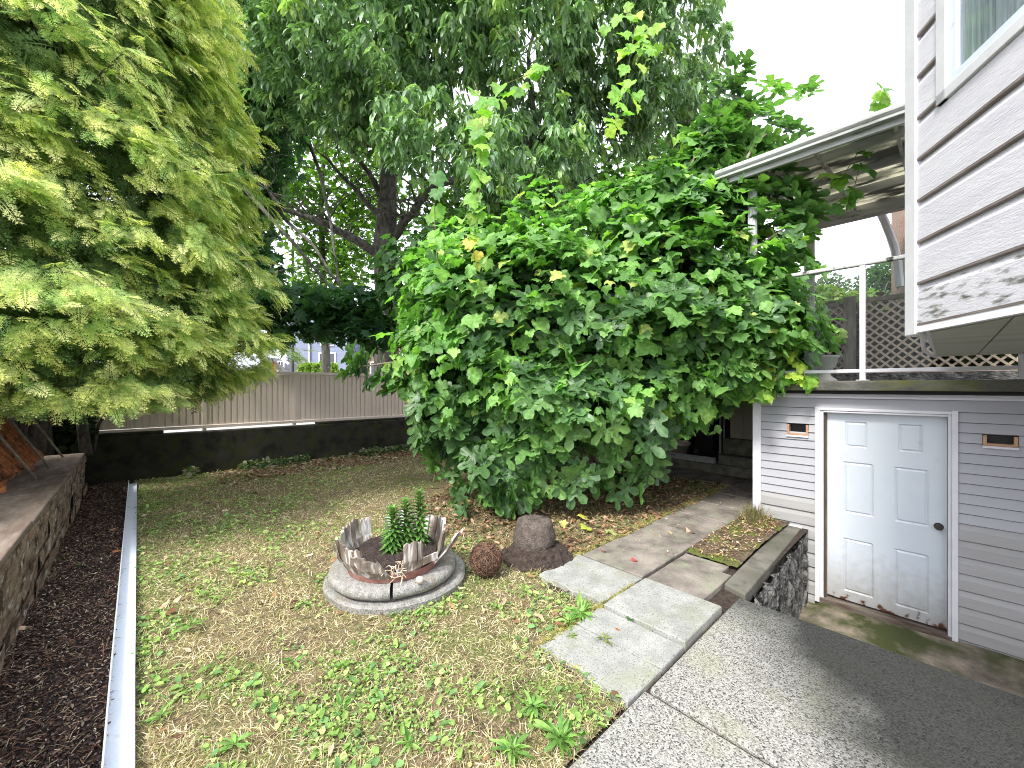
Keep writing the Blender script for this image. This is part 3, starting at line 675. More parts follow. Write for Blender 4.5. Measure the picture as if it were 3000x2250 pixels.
# ================================================================ LEFT RETAINING WALL
lw = thing('brick_retaining_wall', 'low weathered block retaining wall beside the mulch bed at the left', 'retaining wall', (-.75, 4.5, 0))
M['oldbrick'] = mat('weathered_block', (.14,.09,.06), (.34,.25,.18), 10, .95, .9, 45, (.6,.6,1.4), c3=(.05,.03,.02), s3=6, lo3=.5, hi3=.62, bdist=.02, c4=(.44,.42,.38), s4=9, lo4=.58, hi4=.68)
wb = MB(); 
for r_, (z0, z1) in enumerate(((-.05,.135),(.142,.285),(.292,.435),(.442,.55))):
    y = -.6+.13*r_
    while y < 8.6:
        L_ = random.uniform(.42,.62); xo = random.uniform(-.012,.010)+(-.006*r_)
        n_ = 6; F_ = [[(-.548+xo+random.uniform(-.007,.006), y+(L_-.006)*i/n_, z0+(z1-z0)*j/3+(random.uniform(-.006,.006) if 0 < j < 3 else 0)) for j in range(4)] for i in range(n_+1)]
        wb.grid(F_); wb.box(-.80, -.562, y, y+L_-.006, z0, z1); y += L_
mk('block_courses', wb, M['oldbrick'], lw)
lc = MB(); y = -.6
while y < 8.6:
    L_ = random.uniform(.9,1.2); lc.box(-.97, -.552+random.uniform(-.01,.006), y, min(y+L_-.006, 8.66), .553, .60+random.uniform(-.004,.004)); y += L_
mk('cap', lc, mat('cap_board', (.12,.09,.07), (.24,.19,.155), 14, .9, .7, 50, (1,.25,1), c3=(.12,.08,.06), s3=4, lo3=.5, hi3=.7), lw, bevel=.01)

M['rust'] = mat('rust', (.22,.065,.03), (.50,.20,.08), 20, .95, .8, 80, c3=(.06,.03,.025), s3=7, lo3=.5, hi3=.65)
rk = thing('rusty_grate', 'rusty ribbed metal grate leaning back on top of the block wall', 'grate', (-1.0, 6.4, .6))
b0 = Vector((-.93, 4.6, .70)); b1 = Vector((-.88, 7.75, .70)); up_ = Vector((-.45, -.25, .78)).normalized()
for k in range(27):
    s_ = b0.lerp(b1, k/26); pts = [s_+up_*(h*1.3)+Vector((.012*math.sin(h*14+k),.015*math.sin(h*11),0)) for h in (0,.15,.3,.45,.6,.8,1)]
    mk('rib', MB().tube(pts, .024, 7), M['rust'], rk, smooth=True)
mk('bottom_lip', MB().bar(b0, b1, .05, .03), M['rust'], rk)
mk('backing_sheet', MB().hexa([tuple(b0+Vector((-.05,0,0))), tuple(b1+Vector((-.05,0,0))), tuple(b1+Vector((-.06,0,0))), tuple(b0+Vector((-.06,0,0))), tuple(b0+up_*1.3+Vector((-.05,0,0))), tuple(b1+up_*1.3+Vector((-.05,0,0))), tuple(b1+up_*1.3+Vector((-.06,0,0))), tuple(b0+up_*1.3+Vector((-.06,0,0)))]), M['rust'], rk)
for y in (5.95, 7.3): mk('foot', MB().tube([(-.905,y,.60),(-.91,y,.71)], .022, 8), M['rust'], rk)
M['stake'] = mat('grey_stake', (.20,.17,.14), (.34,.30,.25), 14, .9)
for (y, lab, sx) in ((6.6,'thin grey garden stake nearest the camera against the rusty grate',-.785),(7.36,'thin grey garden stake in the middle of three leaning on the grate',-.77),(8.3,'thin grey garden stake at the dark far end of the block wall',-.743)):
    o = mk('garden_stake', MB().tube([(sx,y,.60),(sx-.20,y-.16,1.05),(sx-.40,y-.33,1.5)], .013, 7), M['stake'], base=(sx,y,.6), smooth=True); tag(o, lab, 'stake', 'garden stakes')

# edging strip: folded white metal channel between lawn and mulch
es = MB(); prof = [(-.006,.075),(-.006,.012),(.082,.012),(.082,.03),(.086,.03),(.086,.006),(-.012,.006),(-.012,.078)]
yy = [.9, 3.0, 5.2, 7.4, 8.95]; xs = [-.088,-.092,-.088,-.085,-.082]
rows = [[(x0+a, y0, b) for a, b in prof+[prof[0]]] for x0, y0 in zip(xs, yy)]
es.grid(rows); es.f.append(tuple(range(8)))
eo = mk('edging_strip', es, M['whitemetal'], base=(-.05, 5, 0)); tag(eo, 'long white folded metal edging strip between the lawn and the mulch bed', 'edging strip')

# ================================================================ PLANTER
M['agg'] = mat('rough_concrete_ring', (.22,.215,.20), (.38,.37,.35), 30, .95, .9, 120, c3=(.26,.22,.16), s3=4, lo3=.55, hi3=.7, c4=(.15,.14,.12), s4=110, lo4=.56, hi4=.64, bdist=.012)
ring1 = mk('concrete_base_ring', MB().lathe((1.595,3.118,0), [(0,.0),(.56,-.02),(.565,.03),(.55,.047),(0,.05)], 64, wob=.012), M['agg'], base=(1.595,3.118,0), smooth=False)
tag(ring1, 'thin wide round concrete slab lying on the lawn, lowest under the planter', 'concrete ring')
r2 = thing('concrete_ring', 'thick rounded concrete ring under the broken barrel planter, cracked at the front', 'concrete ring', (1.557,3.098,.05))
pr = [(.26,.05),(.30,.052),(.44,.055),(.485,.07),(.505,.10),(.495,.135),(.46,.152),(.30,.155),(.26,.15)]
for a0, a1 in ((R(-118),R(122)),(R(124.5),R(239.5))):
    mk('ring_segment', MB().lathe((1.557,3.098,0), pr, 40, a0, a1, .01), M['agg'], r2, smooth=True)
pt = thing('barrel_planter', 'broken half barrel planter of splayed weathered staves with rusty hoop', 'planter', (1.527,3.045,.155))
M['stave'] = mat('weathered_stave', (.13,.098,.078), (.34,.29,.25), 16, .95, .8, 60, (1,1,.18), c3=(.12,.085,.06), s3=5, lo3=.5, hi3=.68, c4=(.60,.58,.56), s4=16, lo4=.52, hi4=.62)
pc = Vector((1.527,3.045,0)); view_a = math.atan2(-3.045,-1.527)   # direction from planter to camera
def stave(ang, lean=.33, h=.29, w=.085, r=.325, z=.165, tw=0, side=0):
    a = view_a+R(ang); rad = Vector((math.cos(a), math.sin(a), 0)); tan = Vector((-math.sin(a), math.cos(a), 0))
    tp = (rad*math.sin(lean)+Vector((0,0,1))*math.cos(lean)+tan*side).normalized()
    b = pc+rad*r+Vector((0,0,z)); mb = MB(); P_ = []
    nw = 4; jag = [random.uniform(-.02,.015) for _ in range(nw+1)]
    for off in (0, .018):
        for i, hh in enumerate((0,.5,1)):
            for k in range(nw+1):
                u = (k/nw-.5)*w*(1+.12*hh); bend = .02*math.sin(hh*math.pi)
                P_.append(b+tp*(h*hh+(jag[k] if i == 2 else 0))+tan*u+rad*(off+bend-.25*u*u))
    m_ = nw+1; fs = []
    for o_ in (0, 3*m_):
        for i in range(2):
            for k in range(nw): q = o_+i*m_+k; fs.append((q,q+1,q+m_+1,q+m_))
    for k in range(nw): fs.append((2*m_+k, 2*m_+k+1, 5*m_+k+1, 5*m_+k))
    for i in range(2): fs.append((i*m_, (i+1)*m_, 3*m_+(i+1)*m_, 3*m_+i*m_)); fs.append((i*m_+nw, (i+1)*m_+nw, 3*m_+(i+1)*m_+nw, 3*m_+i*m_+nw))
    mb.add(P_, fs); return mb
for k in range(16):   # far half is nearly whole
    ang = 62+k*15.4; 
    if k in (9,): continue
    mk('stave', stave(ang, random.uniform(.24,.36), random.uniform(.25,.31), .080), M['stave'], pt)
for ang, le, h, w_, sd in ((-64,.30,.25,.08,0),(-51,.30,.24,.08,0),(-38,.30,.245,.075,-.05),(-22,.42,.235,.09,-.45),(-7,.40,.22,.09,-.60),(17,.12,.27,.09,.03),(29,.12,.25,.04,.03),(-74,.5,.27,.03,0),(58,.62,.33,.055,.35),(66,.7,.34,.035,.3)):
    mk('stave', stave(ang, le, h, w_, .325, .165, side=sd), M['stave'], pt)
mk('fallen_slat', MB().bar((pc.x+.365*math.cos(view_a+.05),pc.y+.365*math.sin(view_a+.05),.225),(pc.x+.42*math.cos(view_a+.85),pc.y+.42*math.sin(view_a+.85),.29),.016,.05), M['stave'], pt)
hp = MB(); n=48
for k in range(n+1):
    a = view_a+R(-80)+R(170)*k/n; rr_ = .352
    for r_, z in ((rr_,.158),(rr_+.012,.215)): hp.v.append((pc.x+r_*math.cos(a), pc.y+r_*math.sin(a), z))
for k in range(n): hp.f.append((2*k,2*k+2,2*k+3,2*k+1))
ho = mk('hoop', hp, mat('rusty_hoop', (.18,.075,.06), (.30,.15,.12), 14, .8, .4, 60, c3=(.22,.19,.16), s3=6), pt); sm = ho.modifiers.new('solid','SOLIDIFY'); sm.thickness = .004
P = []
for i in range(18):
    rr_ = .335*i/17; row = []
    for j in range(37):
        a = 2*math.pi*j/36; row.append((pc.x+rr_*math.cos(a), pc.y+rr_*math.sin(a), .30-.55*rr_**2+.05*math.cos(a-view_a-2.8)*rr_/.33+random.uniform(-.01,.01)))
    row[-1] = row[0]; P.append(row)
M['darksoil'] = mat('potting_soil', (.022,.016,.015), (.07,.05,.045), 30, 1, 1, 90, c3=(.22,.18,.14), s3=55, lo3=.62, hi3=.68, bdist=.02)
mk('soil', MB().grid(P), M['darksoil'], pt, smooth=True)
fb = MB(); rr = random.Random(4)
for k in range(36):
    a = view_a+R(rr.uniform(-4,14)); r0 = .33+rr.uniform(-.05,.06); p0 = Vector((pc.x+r0*math.cos(a), pc.y+r0*math.sin(a), .22+rr.uniform(-.03,.05)))
    p1 = p0+Vector((rr.uniform(-.08,.08), rr.uniform(-.08,.08), rr.uniform(-.06,.04))); fb.tube([p0, (p0+p1)/2+Vector((0,0,.02)), p1], .0035, 4)
mk('frayed_fibre', fb, mat('pale_fibre', (.45,.36,.25), (.6,.5,.38), 20), pt)
pbx, pby = pc.x+.44*math.cos(view_a+.42), pc.y+.44*math.sin(view_a+.42)
peb = MB().lathe((pbx,pby,.152), [(0,0),(.022,.004),(.03,.022),(.024,.042),(0,.05)], 12, wob=.05)
tag(mk('pebble', peb, mat('pale_pebble', (.55,.45,.38)), base=(pbx,pby,.15), smooth=True), 'small pale rounded pebble on the concrete ring before the planter', 'pebble')

# lily plants in the planter
T_LILY = lance(.17, .35, 3)
for px_, d_, h_, lab in ((1150,3.22,.34,'left leafy green lily stem in the broken barrel planter'),(1188,3.30,.38,'middle leafy green lily stem in the broken barrel planter'),(1228,3.36,.43,'tallest leafy green lily stem at the right of the barrel planter')):
    b = at(px_, 1500, d_); b[2] = .27; li = thing('lily_plant', lab, 'lily', tuple(b), 'lily plants in the barrel planter')
    mk('stem', MB().tube([tuple(b), tuple(b+np.array((.005,.0,h_)))], .006, 6), M['vinestem'], li)
    K = 120; hh = np.linspace(.02, 1, K)*h_; an = np.arange(K)*2.4
    di = np.stack([np.cos(an), np.sin(an), np.zeros(K)], 1); pos = b+UP*hh[:,None]
    up = (.15+1.1*(hh/h_)**3)[:,None]; t_ = di+UP*up; n_ = UP*1.0-di*up
    sz = .105*(1-.45*(hh/h_)**2)
    parts = [scatter(T_LILY, pos, n_, t_, sz, pal([(.10,.22,.05),(.15,.30,.07),(.08,.17,.045)], K), jag=.01)]
    me_, c_ = join(parts); mk('foliage', me_, M['fig'], li, col=c_)

# soil block and root ball
sb = thing('soil_block', 'pot shaped dark block of soil standing on crumbled earth on the lawn', 'soil block', (2.74,2.64,0))
def lumpy(c, prof, n=40, amp=.012, seed=1):
    mb = MB().lathe(c, prof, n); g = random.Random(seed)
    mb.v = [(x+g.uniform(-amp,amp), y+g.uniform(-amp,amp), z+g.uniform(-amp,amp)*.8) for x, y, z in mb.v]; return mb
mk('block', lumpy((2.74,2.64,0), [(.21,.03),(.20,.08),(.185,.115),(.198,.14),(.193,.18),(.182,.235),(.172,.29),(.165,.315),(.150,.33),(.06,.335),(0,.336)], 48, .006), mat('soil_clod', (.10,.08,.068), (.20,.165,.14), 25, 1, 1, 90, c3=(.05,.035,.035), s3=4, lo3=.5, hi3=.62, bdist=.03), sb, smooth=True)
mk('crumbled_base', lumpy((2.74,2.60,0), [(.34,-.01),(.31,.02),(.28,.045),(.25,.075),(.22,.10),(.18,.105),(.1,.105),(0,.105)], 48, .016, 2), M['soil'], sb, smooth=False)
for i, (x, y, s, lab) in enumerate(((2.52,2.80,.045,'dark soil clod left of the soil block'),(2.62,2.35,.035,'small dark soil clod in front of the soil block'),(2.45,2.72,.03,'smallest dark soil clod between the root ball and soil block'))):
    tag(mk('soil_clod', lumpy((x,y,-.01), [(s*.8,0),(s,s*.6),(s*.9,s*1.3),(s*.4,s*1.7),(0,s*1.75)], 14, .008, i+5), M['soil'], base=(x,y,0)), lab, 'soil clod', 'soil clods')
rb = thing('root_ball', 'round brown tangled root ball lying on the grass', 'root ball', (2.154,2.64,0))
prf = [(math.cos(t)*.128, .125+math.sin(t)*.125) for t in np.linspace(-1.45, 1.57, 14)]
mk('core', lumpy((2.154,2.64,0), prf, 30, .006, 3), mat('root_core', (.03,.02,.015), (.08,.05,.035), 40, 1, 1, 90), rb)
fbm = MB(); g_ = random.Random(9)
for k in range(420):
    u = Vector((g_.gauss(0,1), g_.gauss(0,1), g_.gauss(0,1))).normalized(); v = u.cross(Vector((g_.gauss(0,1), g_.gauss(0,1), g_.gauss(0,1)))).normalized()
    L_ = g_.uniform(.5,1.6); a0 = g_.uniform(0,6); rr_ = .128+g_.uniform(-.002,.010)
    pts = [Vector((2.154,2.64,.128))+(u*math.cos(a0+L_*i/5)+v*math.sin(a0+L_*i/5))*(rr_+.004*math.sin(i*2+k)) for i in range(6)]
    if min(p_.z for p_ in pts) < 0: continue
    fbm.tube(pts, g_.uniform(.0012,.0028), 3, cap=False)
mk('roots', fbm, mat('root_fibre', (.07,.035,.025), (.24,.14,.09), 30, .9), rb)

# ================================================================ UNDER-DECK STORE
mk_ = lambda n_, m_, mt, lab, cat, **k: tag(mk(n_, m_, mt, **k), lab, cat)
M['dark'] = mat('dark_plastic', (.015,.015,.017), (.03,.03,.032), 6, .35, .1, 20)
M['darkconc'] = mat('damp_step', (.10,.10,.08), (.24,.23,.18), 8, .9, .5, 60, c3=(.16,.16,.09), s3=3)
tag(mk('kerb_strip', MB().box(7.78, 8.0, 1.62, 7.5, -.03, .15), M['darkconc'], bevel=.01), kind='structure')
tag(mk('store_floor', MB().box(8.0, 9.6, 1.62, 7.5, -.03, .13), M['darkconc']), kind='structure')
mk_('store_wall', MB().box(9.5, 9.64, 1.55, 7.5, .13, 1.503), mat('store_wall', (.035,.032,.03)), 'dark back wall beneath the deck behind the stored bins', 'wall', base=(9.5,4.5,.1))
st = thing('concrete_steps', 'two mossy concrete steps under the deck beside the basement corner', 'steps', (8.3,2.3,.13))
mk('step', MB().box(7.86, 8.12, 1.72, 2.87, .13, .32), M['darkconc'], st, bevel=.01); mk('step', MB().box(8.122, 9.0, 1.72, 2.87, .13, .60), M['darkconc'], st, bevel=.01)
bd = MB().box(7.80,7.812,2.93,6.4,.152,.235).box(7.812,7.90,2.93,6.4,.152,.165).box(7.90,7.912,2.93,6.4,.152,.25)
mk_('gutter_length', bd, M['gutter'], 'loose grey gutter length lying along the kerb under the deck', 'gutter', base=(7.9,4.5,.15))
cbn = thing('storage_cabinet', 'olive beige cabinet standing at the top of the steps under the deck', 'cabinet', (8.4,2.57,.6))
M['olive'] = mat('olive_paint', (.42,.41,.31), (.48,.47,.37), 5, .6, .05)
mk('body', MB().box(8.25, 8.65, 2.34, 2.80, .601, 1.46), M['olive'], cbn, bevel=.006); mk('door', MB().box(8.235, 8.249, 2.36, 2.56, .62, 1.44).box(8.235, 8.249, 2.575, 2.78, .62, 1.44), M['olive'], cbn, bevel=.003)
pp = thing('drain_pipe', 'pair of thin white vertical pipes left of the olive cabinet', 'pipe', (8.3,2.72,.15))
mk('pipe', MB().tube([(8.2,2.96,.30),(8.2,2.96,1.50)], .018, 8), M['gutter'], pp); mk('pipe', MB().tube([(8.2,2.89,.33),(8.2,2.89,1.50)], .014, 8), M['gutter'], pp)
for x, y, r_, h_, lab in ((8.50,3.30,.22,.82,'tall black bin beside the white pipes under the deck'),(8.70,3.85,.22,.92,'black lidded bin behind the beige flower pot')):
    b_ = thing('storage_bin', lab, 'bin', (x,y,.13), 'black bins under the deck')
    mk('body', MB().lathe((x,y,.131), [(0,0),(r_*.85,0),(r_,h_-.05),(r_+.02,h_-.05),(r_+.02,h_)], 4, R(45)+0, R(45)+2*math.pi), M['dark'], b_); mk('lid', MB().lathe((x,y,.131), [(r_+.03,h_),(r_+.03,h_+.03),(r_*.7,h_+.07),(0,h_+.07)], 4, R(45), R(45)+2*math.pi), mat('bin_lid', (.05,.05,.055), rough=.4), b_)
fp = thing('flower_pot', 'beige round flower pot with a pale rim behind the fig leaves', 'flower pot', (8.10,3.74,.15))
mk('pot', MB().lathe((8.10,3.74,.151), [(0,0),(.15,0),(.20,.24),(.215,.25)], 28), mat('pot_beige', (.32,.30,.22), (.38,.35,.27), 6), fp, smooth=True); mk('rim', MB().lathe((8.10,3.74,.151), [(.205,.245),(.235,.25),(.24,.30),(.225,.31),(.20,.30),(.18,.26),(0,.26)], 28), mat('pot_rim', (.70,.66,.52)), fp)

# ================================================================ HOUSES BEYOND THE FENCE
def housebox(name, lab, px0, px1, d, dep, ztop, mt, roof, gable=True):
    a = at(px0, HOR, d); b = at(px1, HOR, d); a[2] = b[2] = .72; c_ = b+DV*dep; e_ = a+DV*dep
    h = thing(name, lab, 'house', tuple((a+b)/2))
    z = UP*(ztop-.72); mk('wall', MB().hexa([a, b, c_, e_, a+z, b+z, c_+z, e_+z]), mt, h)
    m0 = (a+b)/2+UP*(ztop-.72+ (np.linalg.norm(b-a)*.32)); m1 = m0+DV*dep; ov = DV*-.5; k = .12
    rfm = MB(); L0 = a+z-(b-a)*.05; R0 = b+z+(b-a)*.05
    rfm.hexa([L0+ov-UP*.25, m0+ov, m1, L0+DV*dep-UP*.25, L0+ov, m0+ov+UP*.25, m1+UP*.25, L0+DV*dep]); rfm.hexa([m0+ov, R0+ov-UP*.25, R0+DV*dep-UP*.25, m1, m0+ov+UP*.25, R0+ov, R0+DV*dep, m1+UP*.25])
    mk('roof', rfm, roof, h); gb = MB(); gb.add([a+z, b+z, m0, e_+z, c_+z, m1], [(0,1,2),(3,5,4),(0,2,5,3),(1,4,5,2),(0,3,4,1)]); mk('gable', gb, mt, h)
    return h
M['blueside'] = mat('blue_grey_siding', (.17,.195,.27), (.21,.24,.32), 3, .7, .3, 20, (.3,.3,6))
M['roofd'] = mat('roof_shingle', (.10,.10,.11), (.17,.165,.17), 8, .9)
def window(h, px_, py_, d, ww, hh_, frame=.08, mt=None):
    c_ = at(px_, py_, d-.06)
    def rect(x0, x1, z0, z1, o0, o1): return [c_+RV*x0+UP*z0+DV*o0, c_+RV*x1+UP*z0+DV*o0, c_+RV*x1+UP*z0+DV*o1, c_+RV*x0+UP*z0+DV*o1, c_+RV*x0+UP*z1+DV*o0, c_+RV*x1+UP*z1+DV*o0, c_+RV*x1+UP*z1+DV*o1, c_+RV*x0+UP*z1+DV*o1]
    mb = MB(); mb.hexa(rect(-ww/2-frame, -ww/2, -hh_/2, hh_/2, 0, .1)); mb.hexa(rect(ww/2, ww/2+frame, -hh_/2, hh_/2, 0, .1)); mb.hexa(rect(-ww/2-frame, ww/2+frame, hh_/2, hh_/2+frame, 0, .1)); mb.hexa(rect(-ww/2-frame, ww/2+frame, -hh_/2-frame, -hh_/2, 0, .1)); mb.hexa(rect(-.03,.03,-hh_/2,hh_/2,.01,.09))
    w_ = mk('window', mb, M['white'], h); mk('pane', MB().hexa(rect(-ww/2, ww/2, -hh_/2, hh_/2, .04, .07)), M['panedark'], w_)
M['panedark'] = mat('dark_pane', (.03,.035,.045), rough=.1, spec=.8)
h1 = housebox('blue_house', 'blue grey sided house with an arched dark window seen above the fence', 842, 1030, 26, 9, 6.2, M['blueside'], M['roofd'])
window(h1, 958, 1066, 26, .95, 1.3); window(h1, 958, 985, 26, .7, 1.1)
mk('corner_trim', MB().bar(at(905,1150,25.9), at(905,940,25.9), .12, .08), M['white'], h1)
h2 = housebox('small_peach_house', 'small peach walled house with white gable edge left of the blue house', 745, 850, 24, 6, 2.35, mat('peach_wall', (.36,.25,.19), (.40,.29,.22), 3), M['roofd'])
mk('bargeboard', MB().bar(at(790,1026,23.3), at(846,1066,23.3), .14, .1), M['white'], h2); window(h2, 822, 1078, 24, .25, .7)
mk('porch_post', MB().bar(at(802,1098,23.2), at(802,1060,23.2), .12, .12), mat('red_post', (.6,.12,.06)), h2)
tag(mk('utility_pole', MB().tube([tuple(at(858,1180,20)), tuple(at(858,700,20))], .06, 8), mat('dark_pole', (.03,.03,.03)), base=tuple(at(858,1160,20))), 'thin black pole rising before the blue house', 'pole')
h3 = housebox('tan_house', 'tan house wall glimpsed through the leaves right of the blue house', 1075, 1200, 27, 8, 4.2, mat('tan_wall', (.24,.17,.11), (.3,.22,.15), 3), M['roofd'])
window(h3, 1105, 1085, 27, .8, 1.0); window(h3, 1160, 1060, 27, .8, 1.0)

# ================================================================ TREES
def limb(mb, a, b, r0, r1, bend=.15, n=7, sd=0):
    g = random.Random(sd); a = np.array(a, float); b = np.array(b, float); L_ = np.linalg.norm(b-a); off = np.array((g.gauss(0,1), g.gauss(0,1), abs(g.gauss(0,1))*.6))*bend*L_*.5
    pts = []; 
    for i in range(n+1):
        t = i/n; pts.append(a*(1-t)+b*t+off*math.sin(math.pi*t)+np.array((g.gauss(0,1), g.gauss(0,1), g.gauss(0,1)))*L_*.008)
    mb.tube(pts, [r0+(r1-r0)*i/n for i in range(n+1)], 8 if r0 > .04 else 5, cap=False); return pts
def twigs(mb, pts, n, L_, r, sd):
    g = random.Random(sd)
    for k in range(n):
        p = pts[g.randint(2, len(pts)-1)]; q = p+np.array((g.gauss(0,.6), g.gauss(0,.6), g.uniform(-.2,.7)))*L_
        limb(mb, p, q, r, r*.3, .2, 5, g.random())

# --- chestnut
ct = thing('chestnut_tree', 'tall sweet chestnut tree with drooping narrow leaves behind the fence', 'tree', tuple(at(1130,1210,10.6)*np.array((1,1,0))+UP*.72))
tb = MB(); D = 10.6
base = at(1135,1210,D); base[2] = .5
T1 = at(1130,840,D); T2 = at(1135,600,D); T3 = at(1140,450,D); T4 = at(1180,250,D); T5 = at(1240,0,D-.5); T6 = at(1260,-300,D-.5)
tb.tube([tuple(base), tuple(at(1132,1000,D)), tuple(T1), tuple(at(1128,720,D)), tuple(T2), tuple(T3), tuple(T4), tuple(T5), tuple(T6)], [.36,.31,.285,.30,.24,.20,.15,.12,.06], 16)
LB = [((1105,745),(820,605),D-1.2,.13,.05),((1120,640),(960,470),D-.6,.10,.03),((1120,590),(920,330),D-1,.09,.02),((1155,800),(1400,640),D-1.2,.14,.06),((1150,700),(1270,540),D-.8,.13,.06),((1400,640),(1500,560),D-2,.07,.05),((1270,540),(1520,520),D-1.8,.08,.06),((1520,520),(1570,350),D-2,.08,.05),((1520,520),(1800,370),D-2,.06,.03),((1540,480),(1900,640),D-2.3,.06,.03),((1145,480),(1020,200),D-1,.10,.04),((1180,260),(900,60),D-1.5,.10,.04),((1200,150),(1600,-20),D-1.5,.10,.05),((1570,350),(1560,80),D-2.2,.06,.03),((1140,880),(1250,830),D-.4,.12,.06),((1770,390),(1900,372),D-2,.05,.04),((820,605),(700,420),D-1.4,.05,.02),((1020,200),(850,120),D-1.5,.05,.02)]
for i, (a, b, dd, r0, r1) in enumerate(LB):
    da = D if i in (0,1,2,3,4,10,11,12,14) else dd+.1
    pts = limb(tb, at(a[0], a[1], da), at(b[0], b[1], dd), r0, r1, .10, 8, i); twigs(tb, pts, 16, 1.1, r1*.5, i+50)
mk('trunk', tb, M['bark'], ct, smooth=True)
cb_ = [ell(1500,40,7.4,430,200,1.4), ell(1130,100,7.8,330,230,1.5), ell(1880,120,8,240,250,1.3), ell(840,130,8.8,260,240,1.6), ell(1260,390,6.8,190,130,.7), ell(1420,470,6.6,130,150,.6), ell(1600,420,7.4,150,150,.7),
       ell(1700,330,8.8,260,150,1.1), ell(2000,330,9.6,150,170,1.1), ell(1040,330,8.6,160,110,.9), ell(1350,-280,9,900,220,2.2), ell(700,380,9.8,130,300,1.2), ell(1600,560,8.6,180,70,.7)]
P = vol(cb_, 9200, 1.3, -.22, 3); K = len(P)
cen = at(1400,100,10)
outd = nrm(P-cen)
per = 8; pos = np.repeat(P, per, 0)+RNG.normal(0,.035,(K*per,3)); ax = np.repeat(outd, per, 0)
ang = RNG.uniform(0, 2*math.pi, K*per); di = np.stack([np.cos(ang), np.sin(ang), np.zeros(K*per)], 1)
t_ = di*1.0+ax*.3-UP*RNG.uniform(.0,1.25,(K*per,1)); n_ = UP*.8+di*RNG.uniform(.3,1.1,(K*per,1))+rnd(K*per)*.25
colc = np.repeat(pal([(.14,.23,.12),(.19,.30,.15),(.25,.37,.18),(.10,.175,.09),(.30,.41,.14)], K, .2, [.25,.3,.25,.12,.08]), per, 0)*RNG.uniform(.85,1.15,(K*per,1))
me_, c_ = join([scatter(T_CHEST, pos, n_, t_, RNG.uniform(.15,.26,K*per), colc)])
mk('crown', me_, M['chest'], ct, col=c_)
# pale burrs and catkins
K2 = 150; P2 = P[RNG.choice(K, K2)]-UP*.03
T_BURR = (np.array([(0,0,.5),(.5,0,0),(0,.5,0),(-.5,0,0),(0,-.5,0),(0,0,-.5)]), [(0,1,2),(0,2,3),(0,3,4),(0,4,1),(5,2,1),(5,3,2),(5,4,3),(5,1,4)])
me_, c_ = join([scatter(T_BURR, P2, rnd(K2), rnd(K2), .06, pal([(.35,.38,.10),(.30,.30,.12)], K2))])
tag(mk('burrs', me_, M['grape'], ct, col=c_), kind='stuff')

def leaf_tree(name, lab, cat, base_, trunk_pts, blobs, K, size, cols, p=None, thr=-.3, ns=1.0, tpl=T_MAPLE, flat=.9, m='maple', group=None, r0=.18, limbs=8):
    t = thing(name, lab, cat, tuple(base_), group); mb = MB()
    mb.tube([tuple(x) for x in trunk_pts], [r0*(1-.7*i/(len(trunk_pts)-1)) for i in range(len(trunk_pts))], 10)
    for i, bl in enumerate(blobs[:limbs]):
        a = trunk_pts[min(len(trunk_pts)-1, 1+i % (len(trunk_pts)-1))]; pts = limb(mb, a, bl[0], r0*.4, r0*.1, .15, 7, i+11); twigs(mb, pts, 8, max(bl[1],bl[3])*.7, r0*.08, i+70)
    mk('trunk', mb, M['bark'], t, smooth=True)
    P = vol(blobs, K, ns, thr, 5); K = len(P); di = rnd(K); di[:,2] *= .3; di = nrm(di)
    t_ = di-UP*RNG.uniform(.0,.9,(K,1)); n_ = UP*flat+rnd(K)*.45+di*.3
    me_, c_ = join([scatter(tpl, P, n_, t_, RNG.uniform(.75,1.25,K)*size, pal(cols, K, .2, p), jag=.02)])
    mk('crown', me_, M[m], t, col=c_); return t
# dark low maple boughs over the fence
b0_ = at(640,1180,11.2); b0_[2] = .72
leaf_tree('dark_maple', 'dark maple with low broad leaved boughs hanging over the fence beside the golden cedar', 'tree', b0_, [b0_, at(650,950,11), at(660,700,10.8), at(680,400,10.6), at(700,100,10.6)],
    [ell(800,905,7.9,150,60,.8), ell(950,890,7.6,170,55,.8), ell(1090,900,8.0,130,60,.7), ell(1010,965,7.6,110,45,.5), ell(770,985,7.5,70,60,.5), ell(900,975,8.0,90,28,.5), ell(1130,985,8.0,100,45,.5), ell(700,800,9.4,130,130,1), ell(680,600,9.6,130,200,1), ell(720,350,9.8,160,260,1.3), ell(700,80,9.8,150,200,1.3)],
    5600, .23, [(.035,.085,.04),(.05,.12,.055),(.07,.15,.07),(.09,.19,.08)], [.3,.35,.25,.1], -.5, 1.5)
# bright backlit maple further off
b1_ = at(960,1175,16); b1_[2] = .72
leaf_tree('bright_maple', 'light green maple glowing behind the chestnut trunk on its left', 'tree', b1_, [b1_, at(950,900,16), at(940,600,16), at(960,300,16)],
    [ell(900,760,15,150,130,1.6), ell(1020,700,15.5,120,150,1.6), ell(860,560,15,130,100,1.6), ell(1050,520,15.5,130,140,1.6), ell(1120,350,16,140,120,1.6), ell(900,380,15.5,90,60,1.2)],
    6000, .20, [(.10,.19,.03),(.14,.25,.035),(.07,.14,.03)], None, -.05, .9)
b2_ = at(1750,1175,15); b2_[2] = .72
leaf_tree('leafy_maple', 'green maple filling the gap behind the vine covered fig at right of the chestnut', 'tree', b2_, [b2_, at(1750,900,15), at(1740,600,14.6), at(1720,300,14.5)],
    [ell(1350,640,13,190,140,1.6), ell(1600,620,13,200,120,1.6), ell(1850,560,13.5,200,130,1.6), ell(2000,500,14,120,120,1.3), ell(1500,470,14,180,90,1.5), ell(1250,780,12,130,100,1.2), ell(1480,760,12,200,100,1.2)],
    7500, .20, [(.06,.12,.03),(.085,.17,.035),(.12,.22,.035),(.04,.09,.028)], None, -.25, .9)
